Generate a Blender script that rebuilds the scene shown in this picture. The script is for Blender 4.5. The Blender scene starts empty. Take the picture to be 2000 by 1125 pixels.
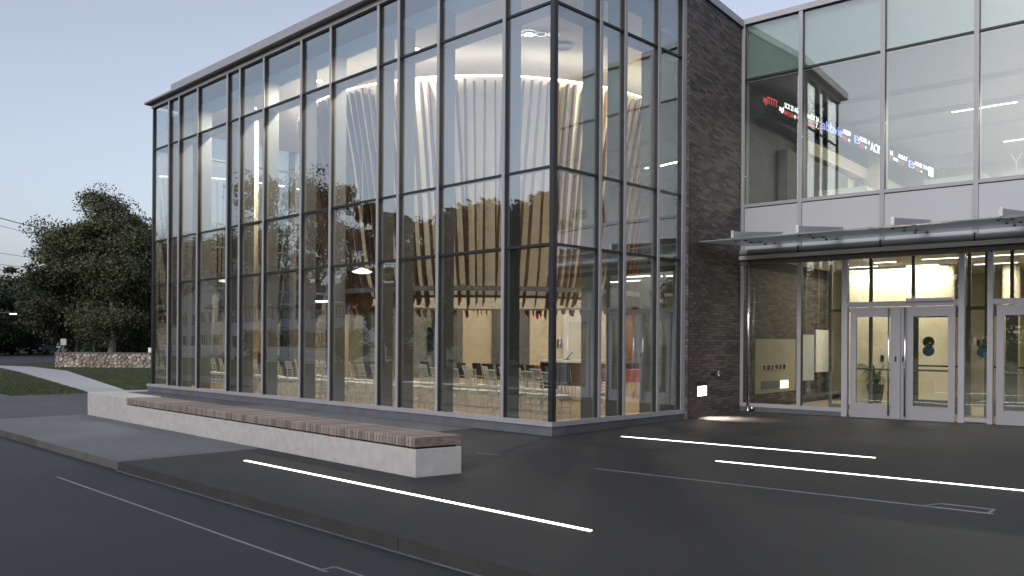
import bpy, math, random
import numpy as np
from mathutils import Vector, Matrix, Euler
R = math.radians
rnd = random.Random(7)
S = bpy.context.scene
COL = S.collection

# ------------------------------------------------------------------ camera
F_PX, CY_PX, YAW, ROLL = 1632.7, 667.8, -0.7733, 0.0065
CAM = np.array([9.8576, -11.1267, 1.5])
rv = np.array([math.cos(YAW), -math.sin(YAW), 0.0]); fv = np.array([math.sin(YAW), math.cos(YAW), 0.0]); uv_ = np.array([0, 0, 1.0])
eu = rv*math.cos(ROLL)+uv_*math.sin(ROLL); ev = -rv*math.sin(ROLL)+uv_*math.cos(ROLL)
cd = bpy.data.cameras.new('camera'); cam = bpy.data.objects.new('camera', cd); COL.objects.link(cam)
M = Matrix(((eu[0], ev[0], -fv[0], CAM[0]), (eu[1], ev[1], -fv[1], CAM[1]), (eu[2], ev[2], -fv[2], CAM[2]), (0, 0, 0, 1)))
cam.matrix_world = M
cd.sensor_width = 36; cd.lens = F_PX/2000*36; cd.shift_y = (CY_PX-562.5)/2000
cd.clip_start = .1; cd.clip_end = 3000
S.camera = cam
# ------------------------------------------------------------------ world, sun, exposure
W = bpy.data.worlds.new('World'); S.world = W; W.use_nodes = True
nt = W.node_tree; nt.nodes.clear()
SUN_EL, SUN_ROT = R(30.0), R(165.0)
sky = nt.nodes.new('ShaderNodeTexSky'); sky.sky_type = 'NISHITA'; sky.sun_disc = False
sky.sun_elevation = SUN_EL; sky.sun_rotation = SUN_ROT; sky.air_density = 1.0; sky.dust_density = 3.0; sky.ozone_density = 4.0
hs = nt.nodes.new('ShaderNodeHueSaturation'); hs.inputs['Saturation'].default_value = 0.52
bg = nt.nodes.new('ShaderNodeBackground'); bg.inputs['Strength'].default_value = 0.15
wo = nt.nodes.new('ShaderNodeOutputWorld')
tn = nt.nodes.new('ShaderNodeVectorMath'); tn.operation = 'MULTIPLY'; tn.inputs[1].default_value = (1.12, 1.08, 1.06)   # cool lavender white balance of the dusk sky
nt.links.new(sky.outputs[0], hs.inputs['Color']); nt.links.new(hs.outputs[0], tn.inputs[0]); nt.links.new(tn.outputs[0], bg.inputs['Color']); nt.links.new(bg.outputs[0], wo.inputs[0])
sd = bpy.data.lights.new('sun', 'SUN'); sun = bpy.data.objects.new('sun', sd); COL.objects.link(sun)
sd.energy = .5; sd.angle = R(18); sd.color = (.97, .97, 1)
sun.rotation_euler = (R(90)-SUN_EL, 0, math.pi-SUN_ROT)
S.view_settings.view_transform = 'Standard'; S.view_settings.look = 'None'
S.view_settings.gamma = 1; S.view_settings.use_curve_mapping = False
S.view_settings.exposure = 0.36
LS = 1.4      # scale of all the building's own lamps
S.cycles.use_denoising = True
try: S.cycles.denoiser = 'OPENIMAGEDENOISE'
except Exception: pass
S.cycles.max_bounces = 8; S.cycles.diffuse_bounces = 3; S.cycles.glossy_bounces = 4; S.cycles.transmission_bounces = 4
S.cycles.transparent_max_bounces = 28; S.cycles.caustics_reflective = False; S.cycles.caustics_refractive = False
S.cycles.sample_clamp_indirect = 4.0

# ------------------------------------------------------------------ materials
MATS = {}
def speckle(m, amount=.22, scale=160., big=.12, bscale=.22):
    n = m.node_tree; b = n.nodes['Principled BSDF']; src = b.inputs['Base Color'].links[0].from_socket; tc = [q for q in n.nodes if q.type == 'TEX_COORD'][0]
    out = src
    for sc_, am in ((scale, amount), (bscale, big), (7.0, .08)):
        z = n.nodes.new('ShaderNodeTexNoise'); z.inputs['Scale'].default_value = sc_; z.inputs['Detail'].default_value = 3; n.links.new(tc.outputs['Object'], z.inputs['Vector'])
        r = n.nodes.new('ShaderNodeMapRange'); r.inputs['From Min'].default_value = .3; r.inputs['From Max'].default_value = .7; r.inputs['To Min'].default_value = 1-am; r.inputs['To Max'].default_value = 1+am*1.3; n.links.new(z.outputs[0], r.inputs['Value'])
        v = n.nodes.new('ShaderNodeVectorMath'); v.operation = 'SCALE'; n.links.new(out, v.inputs[0]); n.links.new(r.outputs[0], v.inputs['Scale']); out = v.outputs[0]
    n.links.new(out, b.inputs['Base Color'])
def mat(name, col, rough=.6, metal=0., var=.12, vscale=3., bump=0., bscale=60., spec=.4, emit=None, estr=0., coords='Object', col2=None, stretch=None):
    m = bpy.data.materials.new(name); m.use_nodes = True; MATS[name] = m
    n = m.node_tree; b = n.nodes['Principled BSDF']; L = n.links
    b.inputs['Roughness'].default_value = rough; b.inputs['Metallic'].default_value = metal
    b.inputs['Specular IOR Level'].default_value = spec
    tc = n.nodes.new('ShaderNodeTexCoord'); src = tc.outputs[coords]
    if stretch:
        mp = n.nodes.new('ShaderNodeMapping'); mp.inputs['Scale'].default_value = stretch; L.new(src, mp.inputs[0]); src = mp.outputs[0]
    nz = n.nodes.new('ShaderNodeTexNoise'); nz.inputs['Scale'].default_value = vscale; nz.inputs['Detail'].default_value = 6
    L.new(src, nz.inputs['Vector'])
    rp = n.nodes.new('ShaderNodeValToRGB'); rp.color_ramp.elements[0].position = .3; rp.color_ramp.elements[1].position = .7
    c = np.array(col); c2 = np.array(col2) if col2 is not None else c*(1+var); c1 = c if col2 is not None else c*(1-var)
    rp.color_ramp.elements[0].color = (*np.clip(c1, 0, 1), 1); rp.color_ramp.elements[1].color = (*np.clip(c2, 0, 1), 1)
    L.new(nz.outputs[0], rp.inputs[0])
    oi = n.nodes.new('ShaderNodeObjectInfo'); mr = n.nodes.new('ShaderNodeMapRange')
    mr.inputs['To Min'].default_value = 1-var; mr.inputs['To Max'].default_value = 1+var
    L.new(oi.outputs['Random'], mr.inputs['Value'])
    mx = n.nodes.new('ShaderNodeVectorMath'); mx.operation = 'SCALE'; L.new(rp.outputs[0], mx.inputs[0]); L.new(mr.outputs[0], mx.inputs['Scale'])
    L.new(mx.outputs[0], b.inputs['Base Color'])
    if bump:
        n2 = n.nodes.new('ShaderNodeTexNoise'); n2.inputs['Scale'].default_value = bscale; n2.inputs['Detail'].default_value = 4; L.new(src, n2.inputs['Vector'])
        bp = n.nodes.new('ShaderNodeBump'); bp.inputs['Strength'].default_value = bump; bp.inputs['Distance'].default_value = .01
        L.new(n2.outputs[0], bp.inputs['Height']); L.new(bp.outputs[0], b.inputs['Normal'])
    if emit is not None:
        b.inputs['Emission Color'].default_value = (*emit, 1); b.inputs['Emission Strength'].default_value = estr
    return m
def glass(name, f0=.1, tint=(.88, .92, .9), wav=.0, dirt=.0):
    m = bpy.data.materials.new(name); m.use_nodes = True; MATS[name] = m
    n = m.node_tree; n.nodes.clear(); L = n.links
    ge = n.nodes.new('ShaderNodeNewGeometry')
    dt = n.nodes.new('ShaderNodeVectorMath'); dt.operation = 'DOT_PRODUCT'; L.new(ge.outputs['Normal'], dt.inputs[0]); L.new(ge.outputs['Incoming'], dt.inputs[1])
    ab = n.nodes.new('ShaderNodeMath'); ab.operation = 'ABSOLUTE'; L.new(dt.outputs['Value'], ab.inputs[0])
    om = n.nodes.new('ShaderNodeMath'); om.operation = 'SUBTRACT'; om.inputs[0].default_value = 1; L.new(ab.outputs[0], om.inputs[1])
    pw = n.nodes.new('ShaderNodeMath'); pw.operation = 'POWER'; L.new(om.outputs[0], pw.inputs[0]); pw.inputs[1].default_value = 5
    ma = n.nodes.new('ShaderNodeMath'); ma.operation = 'MULTIPLY_ADD'; L.new(pw.outputs[0], ma.inputs[0]); ma.inputs[1].default_value = 1-f0; ma.inputs[2].default_value = f0
    tr = n.nodes.new('ShaderNodeBsdfTransparent'); tr.inputs[0].default_value = (*tint, 1)
    gl = n.nodes.new('ShaderNodeBsdfGlossy'); gl.inputs['Roughness'].default_value = 0.0; gl.inputs[0].default_value = (.9, .95, 1, 1)
    if wav:
        tc = n.nodes.new('ShaderNodeTexCoord'); nz = n.nodes.new('ShaderNodeTexNoise'); nz.inputs['Scale'].default_value = .9; nz.inputs['Detail'].default_value = 1
        L.new(tc.outputs['Object'], nz.inputs['Vector'])
        bp = n.nodes.new('ShaderNodeBump'); bp.inputs['Strength'].default_value = 1; bp.inputs['Distance'].default_value = wav
        L.new(nz.outputs[0], bp.inputs['Height']); L.new(bp.outputs[0], gl.inputs['Normal'])
    mx = n.nodes.new('ShaderNodeMixShader'); L.new(ma.outputs[0], mx.inputs[0]); L.new(tr.outputs[0], mx.inputs[1]); L.new(gl.outputs[0], mx.inputs[2])
    o = n.nodes.new('ShaderNodeOutputMaterial'); L.new(mx.outputs[0], o.inputs[0])
    return m
def emis(name, col, s):
    m = bpy.data.materials.new(name); m.use_nodes = True; MATS[name] = m
    n = m.node_tree; n.nodes.clear(); e = n.nodes.new('ShaderNodeEmission'); e.inputs[0].default_value = (*col, 1); e.inputs[1].default_value = s*LS
    o = n.nodes.new('ShaderNodeOutputMaterial'); n.links.new(e.outputs[0], o.inputs[0]); return m

m_metal = mat('silver_paint', (.29, .292, .315), .45, .1, var=.05, vscale=2)
m_door = mat('door_aluminium', (.255, .258, .28), .42, .1, var=.04, vscale=2)
m_span = mat('spandrel_aluminium', (.37, .385, .41), .5, 0., var=.02, vscale=1)
m_gasket = mat('black_gasket', (.018, .019, .022), .5, var=.1)
m_post = mat('dark_corner_metal', (.03, .032, .038), .4, .3, var=.1)
m_fin = mat('interior_mullion', (.165, .16, .145), .5, var=.05)
m_shelf = mat('interior_shelf', (.34, .35, .36), .5, var=.05)
m_glass = glass('curtain_wall_glass', .235, (.90, .925, .915), wav=.006)
m_glass3 = glass('wing_glass', .11, (.90, .935, .895), wav=.003)
m_glassc = glass('canopy_glass', .12, (.72, .77, .76))
_n = m_glassc.node_tree; _o = [q for q in _n.nodes if q.type == 'OUTPUT_MATERIAL'][0]; _s = _o.inputs[0].links[0].from_socket
_d = _n.nodes.new('ShaderNodeBsdfDiffuse'); _d.inputs[0].default_value = (.5, .52, .53, 1); _t = _n.nodes.new('ShaderNodeBsdfTranslucent'); _t.inputs[0].default_value = (.5, .52, .53, 1)
_a = _n.nodes.new('ShaderNodeMixShader'); _a.inputs[0].default_value = .5; _n.links.new(_d.outputs[0], _a.inputs[1]); _n.links.new(_t.outputs[0], _a.inputs[2])
_m = _n.nodes.new('ShaderNodeMixShader'); _m.inputs[0].default_value = .52; _n.links.new(_s, _m.inputs[1]); _n.links.new(_a.outputs[0], _m.inputs[2]); _n.links.new(_m.outputs[0], _o.inputs[0])
m_shadow = mat('shadow_box_glass', (.20, .27, .28), .12, var=.04, spec=1.0)
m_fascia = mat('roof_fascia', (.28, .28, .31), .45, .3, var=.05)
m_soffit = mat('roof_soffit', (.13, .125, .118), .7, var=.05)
m_plinth = mat('plinth_stone', (.085, .09, .10), .7, var=.18, vscale=2.5, bump=.2)
m_cream = mat('cream_plaster', (.72, .64, .50), .8, var=.03)
m_ceil = mat('ceiling_plaster', (.70, .65, .60), .85, var=.02)
m_white = mat('white_paint', (.72, .71, .68), .6, var=.03)
m_wood = mat('timber_slat', (.095, .056, .038), .5, var=.32, vscale=6, col2=(.20, .118, .08), stretch=(1, 1, .15))
m_shell = mat('drum_shell', (.68, .64, .57), .8, var=.03)
_n = m_shell.node_tree; _b = _n.nodes['Principled BSDF']; _t = _n.nodes.new('ShaderNodeBsdfTranslucent'); _t.inputs[0].default_value = (.80, .75, .66, 1)
_m = _n.nodes.new('ShaderNodeMixShader'); _m.inputs[0].default_value = .5; _n.links.new(_b.outputs[0], _m.inputs[1]); _n.links.new(_t.outputs[0], _m.inputs[2]); _n.links.new(_m.outputs[0], _n.nodes['Material Output'].inputs[0])
m_floor = mat('wood_floor', (.34, .25, .155), .35, var=.08, vscale=3, stretch=(1, 6, 1))
m_floor2 = mat('lobby_floor', (.42, .36, .27), .3, var=.05, vscale=1)
m_carpet = mat('office_floor', (.15, .15, .16), .9, var=.1)
m_pave = mat('dark_paving', (.0225, .0225, .0235), .62, var=.16, vscale=.55, bump=.35, bscale=90, spec=.35)
m_pavel = mat('light_paving', (.088, .092, .099), .6, var=.14, vscale=.7, bump=.3, bscale=90, spec=.35)
m_pavem = mat('left_paving', (.058, .060, .068), .65, var=.14, vscale=.7, bump=.3, bscale=90, spec=.35)
for _q in (m_pave, m_pavel, m_pavem): speckle(_q)
m_riser = mat('step_riser', (.034, .0335, .034), .8, var=.15, vscale=3, bump=.3)
m_riserl = mat('light_step_riser', (.082, .078, .075), .8, var=.2, vscale=3, bump=.3)
m_drive = mat('asphalt', (.0175, .0187, .0215), .62, var=.2, vscale=.35, bump=.6, bscale=140, spec=.4)
speckle(m_drive, .35, 120., .2)
m_trim = mat('steel_trim', (.20, .21, .24), .4, .5, var=.25, vscale=2)
m_conc = mat('bench_concrete', (.37, .365, .36), .75, var=.025, vscale=2.5, bump=.15, bscale=80)
speckle(m_conc, .03, 200., .02, .8)
m_bwood = mat('bench_timber', (.15, .122, .106), .6, var=.32, vscale=8, col2=(.27, .225, .195), stretch=(3, 1, 3), bump=.2)
m_black = mat('black', (.012, .012, .013), .6, var=.1)
m_steel = mat('stainless_steel', (.62, .62, .63), .18, 1., var=.03)
m_mortar = mat('mortar', (.035, .031, .030), .9, var=.1)
m_brick = mat('ironspot_brick', (.042, .034, .031), .62, var=.42, vscale=9, col2=(.105, .088, .083), bump=.4, bscale=70, spec=.3)
m_coping = mat('coping_metal', (.26, .28, .30), .4, .4, var=.04)
m_path = mat('concrete_path', (.36, .36, .38), .8, var=.05, vscale=1, bump=.2)
m_grass = mat('lawn', (.030, .042, .020), .9, var=.2, vscale=1.3, col2=(.05, .065, .028), bump=1., bscale=25)
m_blade = mat('grass_blade', (.03, .046, .018), .8, var=.3, vscale=2, col2=(.055, .075, .03))
m_road = mat('road_asphalt', (.04, .043, .052), .7, var=.15, vscale=.4)
m_stone = mat('field_stone', (.17, .13, .105), .85, var=.38, vscale=2.2, col2=(.40, .35, .31), bump=.8, bscale=14)
m_capst = mat('cap_stone', (.10, .10, .10), .8, var=.1, bump=.3, bscale=20)
m_bark = mat('bark', (.085, .08, .075), .9, var=.2, vscale=5, bump=.6, bscale=20, stretch=(1, 1, .2))
m_barkp = mat('pale_bark', (.20, .19, .18), .9, var=.15, vscale=5, bump=.5, bscale=20, stretch=(1, 1, .2))
m_leaf = [mat('leaf_a', (.030, .037, .019), .7, var=.35, vscale=.7, col2=(.085, .093, .048), spec=.3),
          mat('leaf_b', (.020, .032, .018), .7, var=.3, vscale=.7, col2=(.045, .065, .03), spec=.3),
          mat('leaf_c', (.034, .030, .017), .7, var=.3, vscale=.7, col2=(.065, .058, .032), spec=.3),
          mat('conifer_needles', (.014, .026, .018), .8, var=.3, vscale=.9, col2=(.03, .048, .03), spec=.2)]
m_siding = [mat('grey_siding', (.44, .45, .47), .8, var=.04), mat('white_siding', (.60, .61, .62), .8, var=.03), mat('tan_siding', (.50, .46, .40), .8, var=.05)]
m_roofs = mat('shingle_roof', (.06, .06, .065), .9, var=.2, vscale=6, bump=.5, bscale=30)
m_pick = mat('white_fence_paint', (.72, .72, .72), .6, var=.04)
m_dkglass = mat('dark_window_glass', (.02, .025, .03), .08, var=.1, spec=1.)
m_chairs = mat('chair_silver', (.72, .70, .63), .4, .15, var=.04)
m_cush = mat('white_cushion', (.80, .76, .66), .8, var=.02)
m_dkup = mat('charcoal_upholstery', (.03, .031, .030), .85, var=.15, vscale=20)
m_olive = mat('olive_upholstery', (.16, .145, .115), .85, var=.1)
m_red = mat('red_cloth', (.30, .05, .045), .75, var=.15, vscale=4)
m_brown = mat('dark_veneer', (.045, .03, .024), .5, var=.2, vscale=5)
m_orange = mat('orange_veneer', (.28, .14, .05), .5, var=.15, vscale=4, stretch=(3, 3, .4))
m_grey = mat('grey_panel', (.16, .16, .17), .6, var=.08)
m_lgrey = mat('light_grey_wall', (.45, .46, .46), .7, var=.03)
m_pole = mat('utility_timber', (.10, .08, .065), .9, var=.2)
m_cable = mat('cable', (.03, .03, .035), .6, var=.1)
m_cablel = mat('pale_cable', (.16, .17, .19), .6, var=.1)
m_carb = mat('car_paint', (.03, .03, .035), .25, .3, var=.1, spec=.8)
m_carw = mat('white_car_paint', (.5, .5, .52), .25, .1, var=.02, spec=.8)
m_tyre = mat('tyre', (.015, .015, .015), .8)
m_sign = mat('sign_panel', (.42, .41, .38), .6, var=.04)
m_terra = mat('dark_planter', (.05, .048, .045), .6)
m_plant = mat('houseplant_leaf', (.035, .06, .02), .5, var=.3, vscale=4, col2=(.09, .12, .05))
m_blue = mat('blue_disc', (.05, .17, .30), .5, var=.03)
m_oliv = mat('olive_disc', (.10, .09, .02), .5, var=.03)
m_bluew = mat('tinted_blue_panel', (.12, .20, .27), .4, var=.1)
m_soil = mat('soil', (.05, .04, .03), .9)
WARM = (1, .90, .76)
e_cove = emis('cove_led', (1, .92, .76), 11.)
e_strip = emis('strip_led', (1, .97, .90), 3.2)
e_down = emis('downlight_lens', (1, .90, .76), 14.)
e_lin = emis('linear_lens', (1, .97, .92), 5.)
e_step = emis('step_light_lens', (1, .86, .70), 5.)
e_white = emis('led_white', (.92, .96, 1), 1.3)
e_red = emis('led_red', (1, .12, .10), .55)
e_blue = emis('led_blue', (.40, .42, 1), .9)
e_exit = emis('exit_red', (1, .08, .05), 1.6)
e_street = emis('street_lamp_lens', (.9, .95, 1), 1.6)

# ------------------------------------------------------------------ mesh helpers
class MB:
    def __init__(s): s.v = []; s.f = []
    def box(s, x0, x1, y0, y1, z0, z1, rz=0., c=None):
        k = len(s.v); P = [(x0, y0, z0), (x1, y0, z0), (x1, y1, z0), (x0, y1, z0), (x0, y0, z1), (x1, y0, z1), (x1, y1, z1), (x0, y1, z1)]
        if rz:
            cx, cy = c if c else ((x0+x1)/2, (y0+y1)/2); cs, sn = math.cos(rz), math.sin(rz)
            P = [(cx+(x-cx)*cs-(y-cy)*sn, cy+(x-cx)*sn+(y-cy)*cs, z) for x, y, z in P]
        s.v += P; s.f += [tuple(k+i for i in q) for q in ((0, 3, 2, 1), (4, 5, 6, 7), (0, 1, 5, 4), (1, 2, 6, 5), (2, 3, 7, 6), (3, 0, 4, 7))]
        return s
    def hexa(s, P):
        k = len(s.v); s.v += [tuple(p) for p in P]; s.f += [tuple(k+i for i in q) for q in ((0, 3, 2, 1), (4, 5, 6, 7), (0, 1, 5, 4), (1, 2, 6, 5), (2, 3, 7, 6), (3, 0, 4, 7))]; return s
    def tube(s, pts, rad, n=8, caps=True):
        pts = [Vector(p) for p in pts]; rad = rad if isinstance(rad, (list, tuple)) else [rad]*len(pts); k0 = len(s.v)
        for i, p in enumerate(pts):
            d = (pts[min(i+1, len(pts)-1)]-pts[max(i-1, 0)]).normalized()
            a = d.cross(Vector((0, 0, 1)) if abs(d.z) < .9 else Vector((1, 0, 0))).normalized(); b = d.cross(a)
            for j in range(n):
                t = 2*math.pi*j/n; q = p+(a*math.cos(t)+b*math.sin(t))*rad[i]; s.v.append(tuple(q))
        for i in range(len(pts)-1):
            for j in range(n):
                s.f.append((k0+i*n+j, k0+i*n+(j+1) % n, k0+(i+1)*n+(j+1) % n, k0+(i+1)*n+j))
        if caps:
            s.f.append(tuple(k0+j for j in range(n))[::-1]); e = k0+(len(pts)-1)*n; s.f.append(tuple(e+j for j in range(n)))
        return s
    def disc(s, c, r, h, n=20):
        return s.tube([c, (c[0], c[1], c[2]+h)], r, n)
    def lathe(s, c, prof, n=20):
        k = len(s.v)
        for r, z in prof:
            for j in range(n):
                t = 2*math.pi*j/n; s.v.append((c[0]+r*math.cos(t), c[1]+r*math.sin(t), c[2]+z))
        for i in range(len(prof)-1):
            for j in range(n): s.f.append((k+i*n+j, k+i*n+(j+1) % n, k+(i+1)*n+(j+1) % n, k+(i+1)*n+j))
        return s
    def prism(s, poly, z0, z1):
        k = len(s.v); n = len(poly); s.v += [(x, y, z0) for x, y in poly]+[(x, y, z1) for x, y in poly]
        s.f += [tuple(k+i for i in range(n))[::-1], tuple(k+n+i for i in range(n))]+[(k+i, k+(i+1) % n, k+n+(i+1) % n, k+n+i) for i in range(n)]; return s
    def mesh(s, name):
        me = bpy.data.meshes.new(name); me.from_pydata(s.v, [], s.f); me.update(); return me
    def build(s, name, m, parent=None, smooth=False, bevel=0.):
        me = s.mesh(name); me.materials.append(m)
        if smooth: me.polygons.foreach_set('use_smooth', [True]*len(me.polygons))
        o = bpy.data.objects.new(name, me); COL.objects.link(o)
        if parent is not None: o.parent = parent
        if bevel:
            b = o.modifiers.new('bevel', 'BEVEL'); b.width = bevel; b.segments = 2; b.limit_method = 'ANGLE'
        return o
def tag(o, label=None, cat=None, group=None, kind=None):
    if label: o['label'] = label
    if cat: o['category'] = cat
    if group: o['group'] = group
    if kind: o['kind'] = kind
    return o
def thing(name, label, cat, loc=(0, 0, 0), rz=0., group=None):
    o = bpy.data.objects.new(name, None); COL.objects.link(o); o.location = loc; o.rotation_euler = (0, 0, rz); o.empty_display_size = .2
    return tag(o, label, cat, group)
def part(name, me, m, parent, loc=(0, 0, 0), rot=(0, 0, 0), label=None, scale=None):
    o = bpy.data.objects.new(name, me); COL.objects.link(o); o.parent = parent; o.location = loc; o.rotation_euler = rot
    if scale: o.scale = scale
    if not me.materials: me.materials.append(m)
    if label: o['label'] = label
    return o
def copy_tree(o, parent=None):
    c = o.copy(); COL.objects.link(c); c.parent = parent
    for ch in [x for x in o.children]: copy_tree(ch, c)
    return c
def bx(name, x0, x1, y0, y1, z0, z1, m, parent=None, bevel=0., rz=0.):
    return MB().box(x0, x1, y0, y1, z0, z1, rz).build(name, m, parent, bevel=bevel)
def ss(a, b, x):
    t = min(max((x-a)/(b-a), 0), 1); return t*t*(3-2*t)
def gz(x, y):
    return -.165+.05*ss(0, 4, y)+.008*min(max(x, 0), 8)*ss(-5, -2, y)
def ray(u, v):
    x = (u-1000)/F_PX; y = (CY_PX-v)/F_PX
    a = x*math.cos(ROLL)-y*math.sin(ROLL); b = x*math.sin(ROLL)+y*math.cos(ROLL)
    return a*rv+b*uv_+fv
def at(u, v, d): return CAM+ray(u, v)*d
def onG(u, v, z=None):
    zz = -.165 if z is None else z
    for _ in range(8):
        d = ray(u, v); t = (zz-CAM[2])/d[2]; p = CAM+d*t
        if z is None: zz = gz(p[0], p[1])
    return p
def onY(u, v, y):
    d = ray(u, v); return CAM+d*((y-CAM[1])/d[1])
def onX(u, v, x):
    d = ray(u, v); return CAM+d*((x-CAM[0])/d[0])

# ------------------------------------------------------------------ ground
def sheet(name, x0, x1, y0, y1, m, dz=0., step=.75):
    nx = max(1, int((x1-x0)/step)); ny = max(1, int((y1-y0)/step)); b = MB()
    for j in range(ny+1):
        for i in range(nx+1):
            x = x0+(x1-x0)*i/nx; y = y0+(y1-y0)*j/ny; b.v.append((x, y, gz(x, y)+dz))
    for j in range(ny):
        for i in range(nx): k = j*(nx+1)+i; b.f.append((k, k+1, k+nx+2, k+nx+1))
    o = b.build(name, m, smooth=True); tag(o, kind='structure'); return o
YS = -6.72
def flat(name, poly, z, m):
    b = MB(); b.v = [(p[0], p[1], z) for p in poly]; b.f = [tuple(range(len(poly)))]
    # ensure upward normal
    a = sum(poly[i][0]*poly[(i+1) % len(poly)][1]-poly[(i+1) % len(poly)][0]*poly[i][1] for i in range(len(poly)))
    if a < 0: b.f = [tuple(range(len(poly)))[::-1]]
    return tag(b.build(name, m), kind='structure')
flat('ground', [(-900, -900), (900, -900), (900, 900), (-900, 900)], -.36, m_grass)
flat('driveway', [(-30, -16), (40, -16), (40, YS+.05), (-30, YS+.05)], -.28, m_drive)
sheet('paving', -1.92, 22, YS, 7.6, m_pave)
sheet('pale_paving', -9.86, -1.92, YS, .1, m_pavel)
sheet('left_paving', -17.5, -9.86, YS, .1, m_pavem)
sheet('left_paving', -30, -17.5, YS, -3.9, m_pavem)
# step risers, in long blocks with open joints
def riser(x0, x1, m):
    o = MB().box(x0+.004, x1-.004, YS, YS+.3, -.5, -.1655).build('step_riser', m); tag(o, kind='structure')
for a, b_, mm in [(-30, -14, m_riserl), (-14, -9, m_riserl), (-9, -5.4, m_riserl), (-5.4, -1.92, m_riserl), (-1.92, 1.2, m_riser), (1.2, 4.22, m_riser), (4.22, 7.3, m_riser), (7.3, 22, m_riser)]: riser(a, b_, mm)
tag(MB().box(-1.9, 22, YS-.045, YS-.02, -.30, -.274).build('step_foot_joint', m_trim), kind='structure')
lawn_far = flat('lawn', [(-17.5, -3.9), (-17.5, 60), (-140, 60), (-140, -3.9)], -.172, m_grass)
# path
pu = [(-60, 712.5), (0, 714), (60, 716), (130, 724), (190, 744), (245, 762), (291, 761.5)]
pl = [(180, 768.5), (85, 740), (40, 727), (0, 718), (-60, 715)]
flat('path', [tuple(onG(u, v, -.165)[:2]) for u, v in pu+[(300, 764), (172, 770)][:1]+pl], -.163, m_path)
rp_ = [onG(u, v, -.16)[:2] for u, v in [(-300, 713), (330, 708), (330, 695.5), (-300, 694)]]
flat('road', [tuple(p) for p in rp_], -.160, m_road)
# grass blades near the paving edge
def blades(name, n, fx, h, m, seed):
    r = np.random.default_rng(seed); P = np.array([fx(r) for _ in range(n)])
    V = np.zeros((n, 3, 3)); a = r.uniform(0, 6.28, n); w = .012
    V[:, 0] = P+np.c_[np.cos(a)*w, np.sin(a)*w, np.zeros(n)]; V[:, 1] = P-np.c_[np.cos(a)*w, np.sin(a)*w, np.zeros(n)]
    hh = h*r.uniform(.5, 1.2, n); V[:, 2] = P+np.c_[r.normal(0, .02, n), r.normal(0, .02, n), hh]
    me = bpy.data.meshes.new(name); me.from_pydata(V.reshape(-1, 3).tolist(), [], np.arange(n*3).reshape(-1, 3).tolist()); me.materials.append(m)
    o = bpy.data.objects.new(name, me); COL.objects.link(o); return o
pp = [tuple(onG(u, v, -.165)[:2]) for u, v in pu+[(300, 764)]+pl]
def inpoly(x, y, P):
    c = False
    for i in range(len(P)):
        x1, y1 = P[i]; x2, y2 = P[i-1]
        if (y1 > y) != (y2 > y) and x < (x2-x1)*(y-y1)/(y2-y1)+x1: c = not c
    return c
def fx(r):
    while True:
        x = -17.55-abs(r.normal(0, 12)); y = r.uniform(-3.85, 12)
        if x > -45 and not inpoly(x, y, pp): return (x, y, -.172)
tag(blades('grass', 60000, fx, .05, m_blade, 3), 'short mown grass of the lawn beside the pale path', 'grass', kind='stuff')

# ------------------------------------------------------------------ in-ground strip lights and steel trim lines
def strip(pix, label, lit=True, w=.042):
    pts = [onG(u, v) for u, v in pix]; p0, p1 = pts[0], pts[-1]; d = (p1-p0)[:2]; ang = math.atan2(d[1], d[0]); L = float(np.hypot(*d))
    t = thing('ground_strip_light', label, 'ground light', tuple(p0), 0, 'light strips set into the dark paving')
    c, s_ = math.cos(ang), math.sin(ang)
    for i in range(len(pts)-1):
        a = float(np.hypot(*(pts[i]-p0)[:2]))+.012; b = float(np.hypot(*(pts[i+1]-p0)[:2]))-.012
        def seg(name, w, z0, z1, m):
            P = []
            for z in (z0, z1):
                for (l, q) in ((a, -w), (b, -w), (b, w), (a, w)):
                    x = p0[0]+c*l-s_*q; y = p0[1]+s_*l+c*q; P.append((x-p0[0], y-p0[1], gz(x, y)+z-p0[2]))
            return MB().hexa(P).build(name, m, t)
        seg('light_lens', w*.62, -.01, .009, e_strip); seg('channel', w, -.01, .006, m_steel)
    return t
strip([(478, 900), (591, 924), (736, 957), (917, 995), (1155, 1038)], 'lit white line in the paving in front of the bench, nearest the camera')
strip([(1213, 853), (1355, 865.5), (1521, 880), (1711, 895)], 'lit white line in the paving closest to the entrance doors', w=.04)
strip([(1397, 901), (1595, 919.5), (1832, 943), (2060, 965)], 'lit white line in the paving running out of the right edge of view', w=.042)
def trimline(u0, v0, u1, v1, w=.012, z=None, label=''):
    p0 = onG(u0, v0, z); p1 = onG(u1, v1, z); d = (p1-p0)[:2]; L = np.hypot(*d); n = np.array([-d[1], d[0]])/L*w; b = MB(); N = 16
    for i in range(N+1):
        q = p0[:2]+d*i/N
        for s_ in (-1, 1):
            x, y = q+n*s_; zz = (gz(x, y) if z is None else z)
            b.v += [(x, y, zz-.01), (x, y, zz+.005)]
    for i in range(N):
        k = i*4; b.f += [(k+1, k+3, k+7, k+5), (k, k+1, k+5, k+4), (k+2, k+6, k+7, k+3)]
    return tag(b.build('steel_trim', m_trim), kind='structure')
trimline(1165, 915.5, 1940, 1004); trimline(1800, 988.5, 1838, 984); trimline(1838, 984, 1942, 995.5); trimline(1942, 995.5, 1930, 1003)
trimline(930, 885, 975, 889, .006)
trimline(112, 932, 640, 1118, .011, -.28); trimline(628, 1113, 655, 1108, .011, -.28); trimline(655, 1108, 720, 1130, .011, -.28)

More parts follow.
